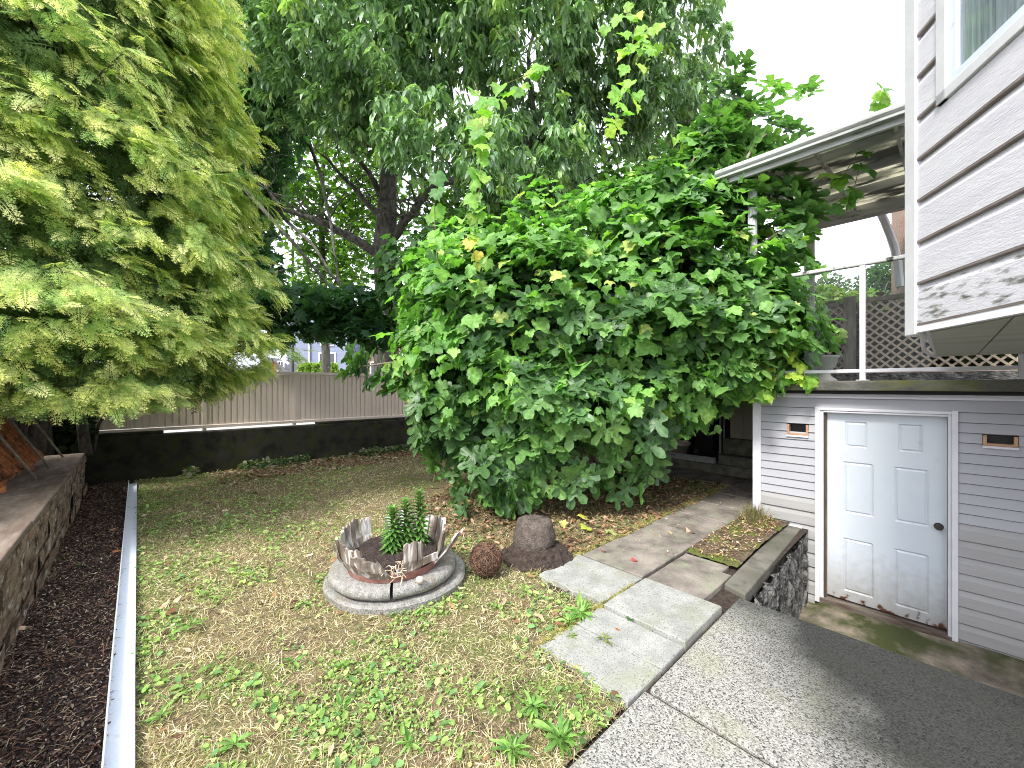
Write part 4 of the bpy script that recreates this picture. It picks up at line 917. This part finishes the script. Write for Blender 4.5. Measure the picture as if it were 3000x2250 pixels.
# right background trees above the lattice
b3_ = at(2450,1000,15); b3_[2] = 1.6
leaf_tree('grey_leaved_tree', 'small grey green tree above the lattice seen over the deck railing', 'tree', b3_, [b3_, at(2450,930,15), at(2455,830,15)],
    [ell(2455,850,15,70,55,.9), ell(2500,900,14.6,90,50,.9), ell(2420,900,15,60,50,.9)], 2600, .11, [(.10,.13,.09),(.13,.17,.10),(.08,.11,.07)], None, -.2, 1.2, T_CLOVER, .4, r0=.07)
b4_ = at(2610,1000,18); b4_[2] = 1.6
leaf_tree('round_dark_tree', 'rounded dark green tree beyond the lattice near the house corner', 'tree', b4_, [b4_, at(2612,900,18), at(2612,800,18)],
    [ell(2600,830,18,65,70,1.2), ell(2590,900,17,60,50,1.1)], 2600, .15, [(.05,.10,.04),(.07,.13,.05)], None, -.3, 1.0, T_CLOVER, .4, r0=.08)
b5_ = at(2400,960,11); b5_[2] = 1.6
leaf_tree('lime_shrub', 'yellowish green shrub right behind the lattice top', 'shrub', b5_, [b5_, at(2420,920,11), at(2450,900,11)],
    [ell(2400,880,11,70,45,.6), ell(2510,880,11,60,30,.6), ell(2600,890,11,50,25,.6)], 2200, .10, [(.14,.22,.04),(.10,.17,.04),(.2,.24,.05)], None, -.2, 1.2, T_CLOVER, .4, r0=.04)
# small conifers before the blue house
for i, (px_, py_) in enumerate(((885,1072),(905,1066),(925,1070),(948,1062),(978,1068))):
    c_0 = at(px_, py_, 19); h_ = c_0[2]-.72; b_ = c_0.copy(); b_[2] = .72; K = 500
    hh = RNG.uniform(0,1,K)**.8; an = RNG.uniform(0,6.28,K); rr_ = (.34*(1-hh)+.05)
    pos = b_+np.stack([np.cos(an)*rr_, np.sin(an)*rr_, hh*h_], 1); di = np.stack([np.cos(an), np.sin(an), np.full(K,.8)], 1)
    t = thing('hedge_conifer', 'small yellow green conifer in the clipped row before the blue house', 'conifer', tuple(b_), 'row of small conifers beyond the fence')
    me_, cc_ = join([scatter(T_CLOVER, pos, rnd(K), di, .16, pal([(.16,.24,.06),(.22,.30,.08)], K))]); mk('foliage', me_, M['maple'], t, col=cc_)
    mk('trunk', MB().tube([tuple(b_), tuple(b_+UP*h_*.9)], .03, 6), M['bark'], t)

# --- golden cedar at the left
dh_ = thing('dark_hedge', 'dense dark hedge under the golden cedar behind the block wall', 'hedge', (-1.5,9.2,.5))
K = 4200; P = np.stack([RNG.uniform(-3.6,-.50,K), RNG.uniform(9.0,9.5,K), RNG.uniform(.5,2.6,K)],1); K2 = 2500; P2 = np.stack([RNG.uniform(-3.6,-2.3,K2), RNG.uniform(5.0,9.2,K2), RNG.uniform(.5,2.6,K2)],1); P = np.concatenate([P,P2]); K = len(P)
me_, c_ = join([scatter(T_CLOVER, P, rnd(K)-DV*.5, rnd(K), RNG.uniform(.08,.15,K), pal([(.03,.05,.025),(.045,.07,.03)], K), wid=.1)])
mk('foliage', me_, M['litter'], dh_, col=c_); mk('stems', MB().box(-3.6,-.52,9.52,9.56,.5,2.5).box(-3.7,-3.6,4,9.5,.5,2.5), M['bark'], dh_)
cd = thing('golden_cedar', 'huge golden green cedar of feathery drooping sprays filling the left side', 'tree', (-1.05,7.6,.56))
CX, CY = -1.0, 7.55
tr = MB().tube([(-1.15,9.0,.3),(-1.15,8.8,1.5),(CX,8.2,3),(CX,CY,8),(CX,CY,12)], [.28,.23,.19,.12,.04], 14)
tr.tube([(-.55,8.75,.56),(-.6,8.6,1.2),(-.85,8.2,2.4)], [.07,.06,.03], 8); tr.tube([(-.48,8.8,.60),(-.42,8.7,1.0),(-.2,8.5,1.5)], [.025,.02,.012], 6)
parts = []; ncl = 1900; sdv = 0
def crown_r(z): return 2.55*(1-max(0, z-2.2)/22)*(1 if z > 1.9 else (.55+.45*max(0,(z-1.0))/.9))
tips, outs = [], []
cv3 = np.array((CX, CY)); toc = math.atan2(-CY, -CX)
while len(tips) < ncl:
    z = RNG.uniform(1.5, 7.6); a = toc+RNG.uniform(-1.75, 2.1)
    lay = .10*math.sin(z*7.5+a*3)+.12*math.sin(a*6.3+z*2.0)
    r_ = crown_r(z)*(RNG.uniform(.80,1.0) if RNG.random() < .72 else RNG.uniform(.35,.8))*(1+lay)
    p = np.array((CX+math.cos(a)*r_, CY+math.sin(a)*r_, z))
    if p[1] > 9.2 and z < 2.0: continue
    if p[0] < -4: continue
    tips.append(p); outs.append((math.cos(a), math.sin(a), 0))
tips = np.array(tips); outs = np.array(outs)
keepz = (vnoise(tips, 1.5, 8) > -.55)
tips, outs = tips[keepz], outs[keepz]; K = len(tips)
for i in range(0, K, 3):
    limb(tr, (CX+outs[i][0]*.1, CY+outs[i][1]*.1, tips[i][2]-.15), tips[i]-outs[i]*.2, .022, .006, .04, 5, i)
mk('trunk', tr, M['bark'], cd, smooth=True)
per = 14; T = np.repeat(tips, per, 0); O = np.repeat(outs, per, 0)
side = np.stack([-O[:,1], O[:,0], np.zeros(len(O))], 1); s = RNG.uniform(-1,1,(len(T),1)); back = RNG.uniform(0,1,(len(T),1))
pos = T+side*s*.20-O*back*.30+UP*RNG.normal(0,.045,(len(T),1))-UP*.10*np.abs(s)
brt = np.repeat(RNG.uniform(-.35,.55,K), per)[:,None]   # each branch has its own pitch
t_ = O*1.0+side*s*.8-UP*(.05+brt)+rnd(len(T))*.22; n_ = UP*1.0+O*(.55+.4*brt)+rnd(len(T))*.42
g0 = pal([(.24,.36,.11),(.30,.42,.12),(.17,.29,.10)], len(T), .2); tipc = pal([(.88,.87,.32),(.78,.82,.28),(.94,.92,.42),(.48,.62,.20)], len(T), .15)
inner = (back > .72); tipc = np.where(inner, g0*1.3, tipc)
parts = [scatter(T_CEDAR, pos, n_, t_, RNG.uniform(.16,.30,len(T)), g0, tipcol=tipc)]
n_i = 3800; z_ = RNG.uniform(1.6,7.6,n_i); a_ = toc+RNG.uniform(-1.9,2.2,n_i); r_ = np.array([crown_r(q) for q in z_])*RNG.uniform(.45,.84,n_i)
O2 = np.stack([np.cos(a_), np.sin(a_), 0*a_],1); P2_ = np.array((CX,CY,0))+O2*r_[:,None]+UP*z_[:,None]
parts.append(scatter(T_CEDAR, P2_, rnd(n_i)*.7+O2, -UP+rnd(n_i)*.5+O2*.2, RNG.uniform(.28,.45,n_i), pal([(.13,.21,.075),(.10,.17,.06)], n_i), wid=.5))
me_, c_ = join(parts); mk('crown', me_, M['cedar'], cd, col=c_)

# ================================================================ FIG BUSH + GRAPEVINE
fbase = at(1740,1132,6.7); fbase[2] = 0
fg = thing('fig_tree', 'spreading fig bush with large lobed leaves sweeping down to the lawn', 'fig bush', tuple(fbase))
bl = [ell(1660,960,5.6,410,290,1.1), ell(1960,900,5.4,350,310,1.05), ell(1390,1040,5.8,200,230,.8), ell(1670,1150,5.1,250,150,.7), ell(1440,1350,5.15,100,110,.4), ell(1930,1090,5.0,190,120,.6),
      ell(2165,930,5.1,125,200,.55), ell(2150,1060,4.75,100,70,.35), ell(1930,660,5.7,230,130,.8), ell(2080,500,5.4,125,130,.5), ell(2190,420,5.25,80,110,.35), ell(1330,1250,5.5,110,110,.45), ell(1570,1310,5.0,120,70,.35)]
st_ = MB()
for i, b_ in enumerate(bl):
    c0 = fbase+np.array((RNG.normal(0,.25), RNG.normal(0,.25), 0)); pts = limb(st_, c0, b_[0]+DV*.3, .035, .015, .15, 8, i+200); twigs(st_, pts, 10, max(b_[1],b_[2])*.8, .011, i+230)
for (a, b) in (((1650,1130,5.3),(1425,1450,4.9)),((1700,1180,5.2),(1540,1420,4.85)),((1350,1060,5.7),(1000,1090,5.9)),((2000,800,5.3),(2150,300,5.3)),((2050,700,5.3),(2300,330,5.1)),((1850,750,5.6),(1780,520,5.5)),((1300,1090,5.9),(1180,1120,5.9)),((2100,800,5.1),(2330,640,4.9)),((1480,1180,5.2),(1240,1290,5.4)),((1980,900,5.2),(2240,560,5.1)),((1690,790,5.0),(1860,800,4.95))):
    limb(st_, at(*a), at(*b), .028, .008, .12, 8, a[0])
mk('branches', st_, M['twig'], fg, smooth=True)
# fig rosettes
Pf, Of = shell(bl, 680, -.45, .80, 1.05)
extra = []
def spray(path, n, rad):
    for k in range(n):
        t = RNG.uniform(0,1)*(len(path)-1); i = int(t); a = np.array(at(*path[i])); b = np.array(at(*path[min(i+1,len(path)-1)])); extra.append(a+(b-a)*(t-i)+RNG.normal(0,rad,3))
spray([(2000,700,5.3),(2080,480,5.3),(2150,330,5.3),(2160,240,5.3)], 22, .14); spray([(2060,620,5.3),(2200,470,5.2),(2290,350,5.1),(2300,270,5.1)], 20, .12)
spray([(2150,560,5.2),(2280,560,5.0),(2340,640,4.9),(2300,720,4.9)], 20, .11); spray([(1760,1260,5.1),(1780,1360,5.1),(1800,1420,5.1)], 12, .12); spray([(1850,1220,5.1),(1900,1300,5.1),(1910,1390,5.1)], 14, .12); spray([(1960,1200,5),(1990,1260,5)], 6, .1); spray([(1500,760,5.6),(1480,690,5.6)], 6, .07); spray([(1980,600,5.5),(1960,500,5.5),(1990,430,5.5)], 10, .12); spray([(1640,720,5.6),(1620,640,5.6)], 6, .08)
spray([(1860,650,5.6),(1800,560,5.5),(1775,510,5.5)], 6, .05)
spray([(1560,1250,5.1),(1480,1380,4.95),(1420,1470,4.85)], 26, .14); spray([(1600,1400,4.9),(1520,1450,4.8)], 8, .08); spray([(1330,1080,5.8),(1180,1120,5.9),(1080,1075,5.95),(1040,1085,5.95)], 16, .09)
spray([(1300,1200,5.5),(1230,1200,5.5),(1250,1320,5.4)], 12, .1); spray([(1700,1350,4.8),(1690,1420,4.7)], 4, .05); spray([(2200,800,4.9),(2290,900,4.8),(2290,1000,4.75)], 10, .08)
extra = np.array(extra); fc = at(1750,950,6.0)
Pf = np.concatenate([Pf, extra]); Of = np.concatenate([Of, nrm(extra-fc)]); k_ = Pf[:,2] > .14; Pf, Of = Pf[k_], Of[k_]
K = len(Pf); per = 6; pos = np.repeat(Pf, per, 0); ax = nrm(np.repeat(Of, per, 0)+UP*.5-np.repeat(RNG.normal(0,.35,(K,3)), per, 0))
ref = np.where(np.abs(ax[:,2:3]) < .9, UP[None], np.array((1.,0,0))[None]); e1 = nrm(np.cross(ax, ref)); e2 = np.cross(ax, e1)
an = np.tile(np.arange(per)*2*math.pi/per, K)+np.repeat(RNG.uniform(0,6,K), per)+RNG.normal(0,.2,K*per)
di = e1*np.cos(an)[:,None]+e2*np.sin(an)[:,None]
t_ = di+ax*RNG.uniform(-.1,.7,(K*per,1))-UP*RNG.uniform(.1,.6,(K*per,1)); n_ = ax*1.0-di*.35+UP*.3+rnd(K*per)*.15
pos = pos+nrm(t_)*.05
sz = RNG.uniform(.13,.24,K*per)
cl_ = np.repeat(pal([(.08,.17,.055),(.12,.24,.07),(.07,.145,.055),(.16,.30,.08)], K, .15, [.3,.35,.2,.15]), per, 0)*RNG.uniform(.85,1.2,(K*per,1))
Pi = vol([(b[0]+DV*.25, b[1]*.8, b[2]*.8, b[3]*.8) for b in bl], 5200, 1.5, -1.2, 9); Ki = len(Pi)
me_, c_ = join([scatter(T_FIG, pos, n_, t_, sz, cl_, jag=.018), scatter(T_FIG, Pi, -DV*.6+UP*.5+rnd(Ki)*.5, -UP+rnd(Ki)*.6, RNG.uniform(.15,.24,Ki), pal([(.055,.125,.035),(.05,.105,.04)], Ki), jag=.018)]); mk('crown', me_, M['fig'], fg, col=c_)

gv = thing('grapevine', 'bright green grapevine climbing over the fig bush and hanging from the chestnut', 'vine', tuple(fbase+np.array((.25,-.15,0))))
bl2 = bl[:4]+[bl[5],bl[6],bl[7],bl[8],bl[9],bl[12]]+[ell(1310,880,6.3,120,120,.6), ell(1420,760,6.6,200,120,.6), ell(1700,690,6.2,220,110,.7)]
Pg, Og = shell(bl2, 4700, -.30, .80, 1.12)
K = len(Pg); n_ = Og*.8+UP*.6+rnd(K)*.45; t_ = -UP*1.0+Og*.35+rnd(K)*.42
gc = pal([(.15,.31,.075),(.21,.40,.10),(.10,.22,.055),(.30,.49,.12),(.42,.50,.13)], K, .15, [.34,.30,.20,.12,.04])
parts = [scatter(T_GRAPE, Pg, n_, t_, RNG.uniform(.09,.17,K)*np.where(RNG.random(K)<.22,1.5,1), gc, jag=.03)]
Pd, Od = shell([ell(1340,770,7.4,200,120,.8), ell(1550,740,7.0,250,110,.7), ell(1220,870,7.1,95,100,.6)], 1300, -.3, .7, 1.1)
K = len(Pd); parts.append(scatter(T_GRAPE, Pd, Od*.8+UP*.6+rnd(K)*.3, -UP+Od*.3+rnd(K)*.4, RNG.uniform(.12,.19,K), pal([(.05,.115,.04),(.065,.145,.045)], K), jag=.02))
gparts = parts
vs = MB()
for i, (a, b) in enumerate((((1700,700,5.4),(2100,900,4.9)),((1500,900,5.0),(1750,860,4.9)),((1600,1100,4.8),(1900,1000,4.8)),((1850,520,5.6),(1700,1000,4.9)),((2000,700,5),(2200,1050,4.7)),((1400,900,5.6),(1600,800,5.2)))):
    limb(vs, at(*a), at(*b), .010, .006, .2, 10, i+400)
def strand(path, n, size, cols, jit=.05):
    pts = [at(*p) for p in path]; vs.tube([tuple(p) for p in pts], .004, 5); P = []
    for k in range(n):
        t = (k+RNG.uniform(0,.8))/n*(len(pts)-1); i = min(int(t), len(pts)-2); P.append(pts[i]+(pts[i+1]-pts[i])*(t-i)+RNG.normal(0,jit,3))
    P = np.array(P); K = len(P); gparts.append(scatter(T_GRAPE, P, -DV*.9+UP*.45+rnd(K)*.35, -UP+rnd(K)*.35, RNG.uniform(.75,1.15,K)*size, pal(cols, K), jag=.02))
BR = [(.14,.30,.055),(.19,.36,.06),(.26,.40,.07)]; YL = [(.24,.42,.06),(.34,.46,.07),(.20,.40,.06)]
strand([(1400,370,4.2),(1410,480,4.2),(1400,600,4.15),(1390,700,4.1)], 19, .155, BR, .04)
strand([(1385,700,4.1),(1390,760,4.1)], 5, .12, [(.45,.48,.08),(.5,.44,.08)], .04)
strand([(1285,490,4.8),(1272,620,4.8),(1280,760,4.7),(1300,860,4.7)], 11, .18, [(.08,.2,.05),(.18,.36,.06)], .04)
strand([(1830,20,4.8),(1860,80,4.8),(1840,200,4.7),(1810,300,4.7),(1800,370,4.7)], 36, .145, YL, .10)
strand([(1900,0,5),(1910,100,5),(1890,190,5)], 12, .16, YL, .1)
strand([(1400,330,5),(1470,250,5),(1570,210,5),(1620,160,5)], 14, .17, BR, .06)
strand([(1390,240,5),(1420,330,4.8),(1400,380,4.4)], 8, .17, BR, .06)
strand([(2280,640,4.9),(2360,600,4.8),(2440,550,4.7),(2480,500,4.6),(2530,420,4.5),(2560,340,4.45),(2600,262,4.4)], 17, .19, [(.09,.20,.045),(.14,.28,.05),(.2,.33,.05)], .05)
strand([(2440,600,4.7),(2500,560,4.6),(2520,480,4.6)], 6, .22, [(.06,.15,.04),(.10,.22,.04)], .04)
strand([(2180,880,4.7),(2300,960,4.5),(2340,1060,4.45),(2370,1130,4.4)], 12, .14, YL, .06)
strand([(2240,920,4.6),(2260,1100,4.5),(2350,1100,4.45)], 10, .13, YL, .05)
strand([(1930,500,5.6),(1980,420,5.6),(2050,400,5.6)], 12, .14, YL, .1)
strand([(2330,950,4.6),(2270,1120,4.5),(2210,1170,4.55)], 10, .14, BR, .05)
mk('stem', vs, M['vinestem'], gv)
me_, c_ = join(gparts); mk('foliage', me_, M['grape'], gv, col=c_)

# ================================================================ LAWN, WEEDS, LITTER
pcx, pcy = 1.575, 3.10
def keep(X, Y, m=0.0):
    k = (X > .0+m) & (X < 7.7) & (Y < 9.28)
    k &= ~((Y < 1.09) )
    k &= ~((X > 1.80-m) & (Y < 1.70+m) & (X < 7.7))
    k &= ~((X > 2.45-m) & (X < 3.1) & (Y < 2.30+m)); k &= ~((X > 3.0) & (Y < 2.30+m)); k &= ~((X > 6.93-m) & (Y < 4.2+m))
    k &= ((X-pcx)**2+(Y-pcy)**2 > (.555+m)**2)
    return k
def sample(n, dmin=1.2, dmax=11.5, pw=.6):
    d = (RNG.uniform(0,1,n)*(dmax**pw-dmin**pw)+dmin**pw)**(1/pw); r = RNG.uniform(-1.35,1.35,n)*d
    X = .7327*r+.6805*d; Y = -.6806*r+.7326*d; return X, Y, d
def gz(X, Y): return -.012+.012*np.sin(X*2.1+Y*1.3)*np.cos(Y*1.7)
# straw blades
X, Y, d = sample(520000); k = keep(X, Y, -.02); X, Y, d = X[k], Y[k], d[k]
Q = np.stack([X, Y], 1); dens = vnoise(Q, 1.3, 21)+.5*vnoise(Q, 4.5, 22); u_ = RNG.uniform(-1.6,1.2,len(X)); k = (dens > u_) ; 
shade = (np.hypot(X-4.4, Y-3.9) < 1.9); k &= ~(shade & (RNG.random(len(X)) < .6)); X, Y, d, Q = X[k], Y[k], d[k], Q[k]; K = len(X)
print('blades', K)
P = np.stack([X, Y, gz(X, Y)], 1); di = rnd(K); di[:,2] = np.abs(di[:,2])*.45; 
grn = vnoise(Q, 1.0, 25)+.6*vnoise(Q, 3.4, 26)+RNG.normal(0,.3,K)
straw = pal([(.58,.50,.33),(.50,.41,.25),(.70,.62,.45),(.32,.23,.15),(.42,.40,.20)], K, .2); gr = pal([(.24,.32,.09),(.31,.38,.12),(.17,.25,.06)], K, .2)
colb = np.where((grn > .8)[:,None], gr, straw)
bl_ = scatter(T_BLADE, P, rnd(K)*.6+UP, di, RNG.uniform(.022,.06,K)*(1+.03*d), colb, wid=RNG.uniform(.0022,.004,K)*(1+.12*d))
me_, c_ = join([bl_]); tag(mk('dry_grass', me_, M['lawn'], col=c_), 'dry straw coloured lawn grass', 'grass', kind='stuff')
# broad leaf ground cover in patches
X, Y, d = sample(240000); k = keep(X, Y, 0); X, Y, d = X[k], Y[k], d[k]; Q = np.stack([X, Y], 1)
pn_ = vnoise(Q, 1.5, 31)+.8*vnoise(Q, 5.0, 32)+.35*np.exp(-((d-2.2)/1.2)**2)
k = pn_ > RNG.uniform(-.25,1.1,len(X)); shade = (np.hypot(X-4.6, Y-3.9) < 2.1); k &= ~shade; X, Y, d = X[k], Y[k], d[k]; K = len(X); print('cover', K)
P = np.stack([X, Y, gz(X, Y)+RNG.uniform(.006,.03,K)], 1); di = rnd(K); di[:,2] *= .25
big = RNG.random(K) < .12
me_, c_ = join([scatter(T_CLOVER, P, UP+rnd(K)*.32, di, np.where(big, RNG.uniform(.03,.055,K), RNG.uniform(.010,.024,K))*(1+.03*d), pal([(.22,.34,.09),(.29,.41,.12),(.17,.28,.07),(.40,.46,.18),(.15,.28,.10)], K, .2), wid=np.where(big, .030, RNG.uniform(.008,.019,K))*(1+.03*d))])
tag(mk('ground_cover', me_, M['lawn'], col=c_), 'small green clover and weeds growing through the dry lawn', 'ground cover', kind='stuff')
# greenery at the foot of the far wall
K = 2200; X = RNG.uniform(.6,6.5,K); Y = 9.25-np.abs(RNG.normal(0,.16,K)); k = vnoise(np.stack([X, Y],1), 2.5, 40) > -.2; X, Y = X[k], Y[k]; K = len(X)
me_, c_ = join([scatter(T_CLOVER, np.stack([X, Y, RNG.uniform(0,.12,K)],1), UP+rnd(K)*.6, rnd(K), RNG.uniform(.05,.09,K), pal([(.07,.13,.05),(.10,.16,.06),(.3,.28,.2)], K, .2))])
tag(mk('wall_foot_weeds', me_, M['lawn'], col=c_), 'low weeds along the foot of the dark boundary wall', 'weeds', kind='stuff')
# leaf litter on the lawn and beneath the bush
parts = []
def litter(X, Y, z, s0, s1, cols, tpl=T_LANCE, flat=.45):
    K = len(X); di = rnd(K); di[:,2] *= .15
    parts.append(scatter(tpl, np.stack([X, Y, z*np.ones(K)+RNG.uniform(.004,.03,K)], 1), UP+rnd(K)*flat, di, RNG.uniform(s0, s1, K), pal(cols, K, .25), jag=.04))
BRN = [(.24,.13,.07),(.34,.20,.11),(.45,.33,.22),(.14,.08,.05),(.52,.42,.30)]
X, Y, d = sample(1500, 2.6); k = keep(X, Y); litter(X[k], Y[k], gz(X[k], Y[k]), .035, .09, BRN)
X, Y, d = sample(110); k = keep(X, Y); litter(X[k], Y[k], gz(X[k], Y[k]), .03, .06, BRN)
n = 5200; a = RNG.uniform(0,6.28,n); rr_ = np.sqrt(RNG.uniform(0,1,n)); X = 4.9+2.2*rr_*np.cos(a)*1.15; Y = 3.7+1.9*rr_*np.sin(a); k = keep(X, Y); litter(X[k], Y[k], 0, .03, .085, [(.20,.11,.065),(.30,.17,.10),(.38,.26,.17),(.11,.065,.045),(.16,.17,.06)])
X = RNG.uniform(1.0,6.5,1500); Y = RNG.uniform(7.9,9.2,1500); litter(X, Y, 0, .05, .11, BRN)
me_, c_ = join(parts); tag(mk('leaf_litter', me_, M['litter'], col=c_), 'brown fallen leaves scattered on the lawn and under the fig', 'leaf litter', kind='stuff')
# litter on path and planting strip
parts = []
X = RNG.uniform(3.85,5.5,1100); Y = RNG.uniform(1.27,1.68,1100); litter(X, Y, .02, .015, .04, BRN+[(.30,.30,.10)])
X = RNG.uniform(3.3,7.5,260); Y = RNG.uniform(1.72,2.35,260); litter(X, Y, .026, .01, .03, BRN)
me_, c_ = join(parts); tag(mk('path_litter', me_, M['litter'], col=c_), 'small dry scraps on the soil strip and shaded path', 'leaf litter', kind='stuff')
# mulch chips
n = 52000; X = RNG.uniform(-.585,-.10,n); Y = .8+8.5*RNG.uniform(0,1,n)**1.5; di = rnd(n); di[:,2] *= .2
me_, c_ = join([scatter(T_CLOVER, np.stack([X, Y, RNG.uniform(-.004,.012,n)],1), UP+rnd(n)*.5, di, RNG.uniform(.008,.026,n), pal([(.06,.038,.034),(.10,.058,.042),(.22,.165,.12),(.03,.022,.022),(.42,.37,.29),(.07,.055,.06)], n, .25, [.26,.24,.16,.16,.06,.12]), wid=RNG.uniform(.005,.012,n)),
    scatter(T_BLADE, np.stack([X[:2600], Y[:2600], np.full(2600,.014)],1), UP+rnd(2600)*.3, di[:2600], RNG.uniform(.03,.09,2600), pal([(.28,.17,.11),(.20,.10,.07),(.42,.34,.24)], 2600), wid=.0032)])
tag(mk('mulch_chips', me_, M['litter'], col=c_), 'dark bark mulch and twigs on the bed at the left', 'mulch', kind='stuff')
# moss and grass fringe at path edges, twigs in strip
K = 5200; X = RNG.uniform(2.4,6.9,K); Y = np.where(RNG.random(K) < .75, 2.33+np.abs(RNG.normal(0,.05,K)), 1.69+RNG.normal(0,.006,K)); X[Y < 2] = RNG.uniform(1.8,2.9,(Y < 2).sum())
me_, c_ = join([scatter(T_BLADE, np.stack([X, Y, np.zeros(K)],1), rnd(K)+UP, rnd(K)*np.array((1,1,.4))+UP*.4, RNG.uniform(.03,.06,K), pal([(.38,.32,.12),(.26,.30,.07),(.45,.36,.2)], K), wid=.004)])
tag(mk('path_fringe', me_, M['lawn'], col=c_), 'dry grass fringe along the path edges', 'grass', kind='stuff')
K = 420; X = 5.35+RNG.normal(0,.10,K); Y = 1.56+RNG.normal(0,.06,K)
me_, c_ = join([scatter(T_BLADE, np.stack([X, Y, np.full(K,.01)],1), rnd(K)+DV, rnd(K)*.35+UP, RNG.uniform(.08,.24,K), pal([(.20,.15,.10),(.30,.26,.12),(.12,.14,.05)], K), wid=.005)])
tag(mk('dry_weed_tuft', me_, M['lawn'], col=c_, base=(5.35,1.56,0)), 'dry brown weed tuft at the foot of the basement corner board', 'weed')

def dandelion(x, y, n, s, lab, cols=((.20,.36,.09),(.27,.43,.12),(.14,.28,.07)), grp=None, el_=.5):
    an = np.arange(n)*2.4+RNG.uniform(0,6); di = np.stack([np.cos(an), np.sin(an), RNG.uniform(.2,el_+1.1,n)], 1); s = s*.85
    b_ = np.tile(np.array((x, y, .01)), (n,1))+di*s*.15
    me_, c_ = join([scatter(lance(.13,.35,4), b_, UP-di*.3+rnd(n)*.25, di, RNG.uniform(.35,1.15,n)*s, pal(list(cols), n, .15), jag=.03)])
    o = mk('leafy_weed', me_, M['grape'], base=(x,y,0), col=c_); tag(o, lab, 'weed', grp)
def wd(px_, py_, *a, **k): p_ = at(px_, py_, EYE*F/(py_-HOR)); dandelion(p_[0], p_[1], *a, **k)
wd(1700,1805, 26, .13, 'bright green leafy weed clump spreading over the slab corner at the lawn edge')
wd(1665,1830, 12, .10, 'smaller green weed beside the clump at the slab corner')
wd(1847,1822, 14, .045, 'tiny dark green weed growing in the joint beside the orange leaf', cols=((.07,.17,.05),(.1,.22,.06)))
wd(1770,1878, 12, .07, 'wispy yellowish weed growing in the slab joint nearest the patio', cols=((.22,.26,.09),(.28,.3,.08)))
wd(1675,1868, 9, .045, 'little yellow green weed on the slab edge beside the lawn', cols=((.25,.30,.08),(.2,.26,.06)))
wd(1640,2180, 34, .12, 'large dandelion rosette on the lawn at the patio corner')
wd(1560,2080, 24, .09, 'upright dandelion on the lawn left of the nearest slab')
wd(1500,2210, 24, .10, 'broad dandelion at the bottom edge of the lawn')
0 and wd(1800,2010, 14, .08, 'small weed on the bare soil by the front slab edge')
wd(860,1950, 10, .09, 'round leaved green weed in the middle of the front lawn')
wd(690,2190, 12, .085, 'long leaved weed at the bottom left of the lawn')
wd(470,2110, 12, .075, 'green weed beside the white edging strip near the camera')
wd(560,1840, 14, .09, 'patchy green weed near the edging strip in mid lawn')
wd(1000,2080, 12, .08, 'upright green weed on the lawn below the planter')
wd(1200,2190, 14, .08, 'bright weed low in the lawn centre')
# notable fallen leaves
def leaf(px_, py_, s, c0, lab, tpl=T_LANCE, z=.035, ang=0, curl=.3):
    p_ = at(px_, py_, (EYE-z)*F/(py_-HOR)); p_[2] = z; t0 = np.array([[math.cos(ang), math.sin(ang), .12]])
    me_, c_ = join([scatter(tpl, p_[None], np.array([[.2,-.3,1.]]), t0, s, np.array([c0]), jag=.03)])
    tag(mk('fallen_leaf', me_, M['litter'], base=tuple(p_), col=c_), lab, 'fallen leaf', 'fallen leaves on the path and lawn')
leaf(1800,1838,.13,(.55,.16,.03),'long bright orange leaf lying on the near slab', z=.02, ang=-.95)
leaf(1775,1618,.06,(.45,.05,.05),'small red leaf on the pale slab nearest the soil block', z=.03, ang=1.8)
leaf(1868,1645,.07,(.34,.08,.06),'curled red brown leaf in the middle of the path', T_CLOVER, .03, 1.2)
leaf(1920,1568,.09,(.6,.35,.24),'pinkish dry leaf on the stained slab, left of the yellow one', T_CLOVER, .02, 0)
leaf(1968,1566,.10,(.62,.52,.28),'pale yellow dry leaf on the stained slab between two pink ones', T_CLOVER, .02, .4)
leaf(2010,1560,.12,(.55,.40,.28),'tan dry leaf on the stained slab, right of the yellow one', T_CLOVER, .02, -.4)
for px_, py_, c0, lab in ((1715,1518,(.42,.44,.08),'large yellow green fig leaf on the grass behind the soil block'),(1722,1542,(.36,.42,.07),'second yellow green fig leaf just below the first'),(1635,1530,(.5,.46,.16),'pale yellow folded leaf right of the soil block'),(1780,1512,(.5,.36,.22),'tan curled leaf beside the yellow fig leaves'),(1790,1550,(.34,.40,.14),'dull green yellow leaf nearest the path')):
    leaf(px_, py_, .13, c0, lab, T_GRAPE, .035, random.uniform(0,6))
for px_, py_, c0, lab in ((330,1618,(.45,.18,.07),'orange brown leaf on the mulch against the edging strip'),(37,1848,(.55,.36,.26),'pinkish leaf on the mulch at the foot of the block wall'),(322,1553,(.5,.28,.14),'small tan leaf on the mulch further along the strip')):
    leaf(px_, py_, .09, c0, lab, T_LANCE, .02, .4)
for px_, py_, c0, lab in ((165,1645,(.10,.22,.04),'green fern like cedar tip on the mulch near the wall'),(215,1662,(.12,.26,.05),'bright green cedar tip lying flat on the mulch')):
    p_ = at(px_, py_, EYE*F/(py_-HOR)); p_[2] = .018
    me_, c_ = join([scatter(T_CEDAR, p_[None], UP[None]*1., np.array([[.9,.3,0.]]), .10, np.array([c0]))]); tag(mk('cedar_tip', me_, M['cedar'], base=tuple(p_), col=c_), lab, 'cedar tip', 'cedar tips on the mulch')
# chips of soil inside planter: broken wood
0 and mk('broken_chip', MB().hexa([tuple(pc+Vector(v)) for v in ((-.20,.12,.30),(-.08,.10,.29),(-.07,.14,.30),(-.19,.17,.31),(-.20,.11,.37),(-.10,.09,.36),(-.09,.12,.36),(-.19,.13,.37))]), M['rawwood'], pt)
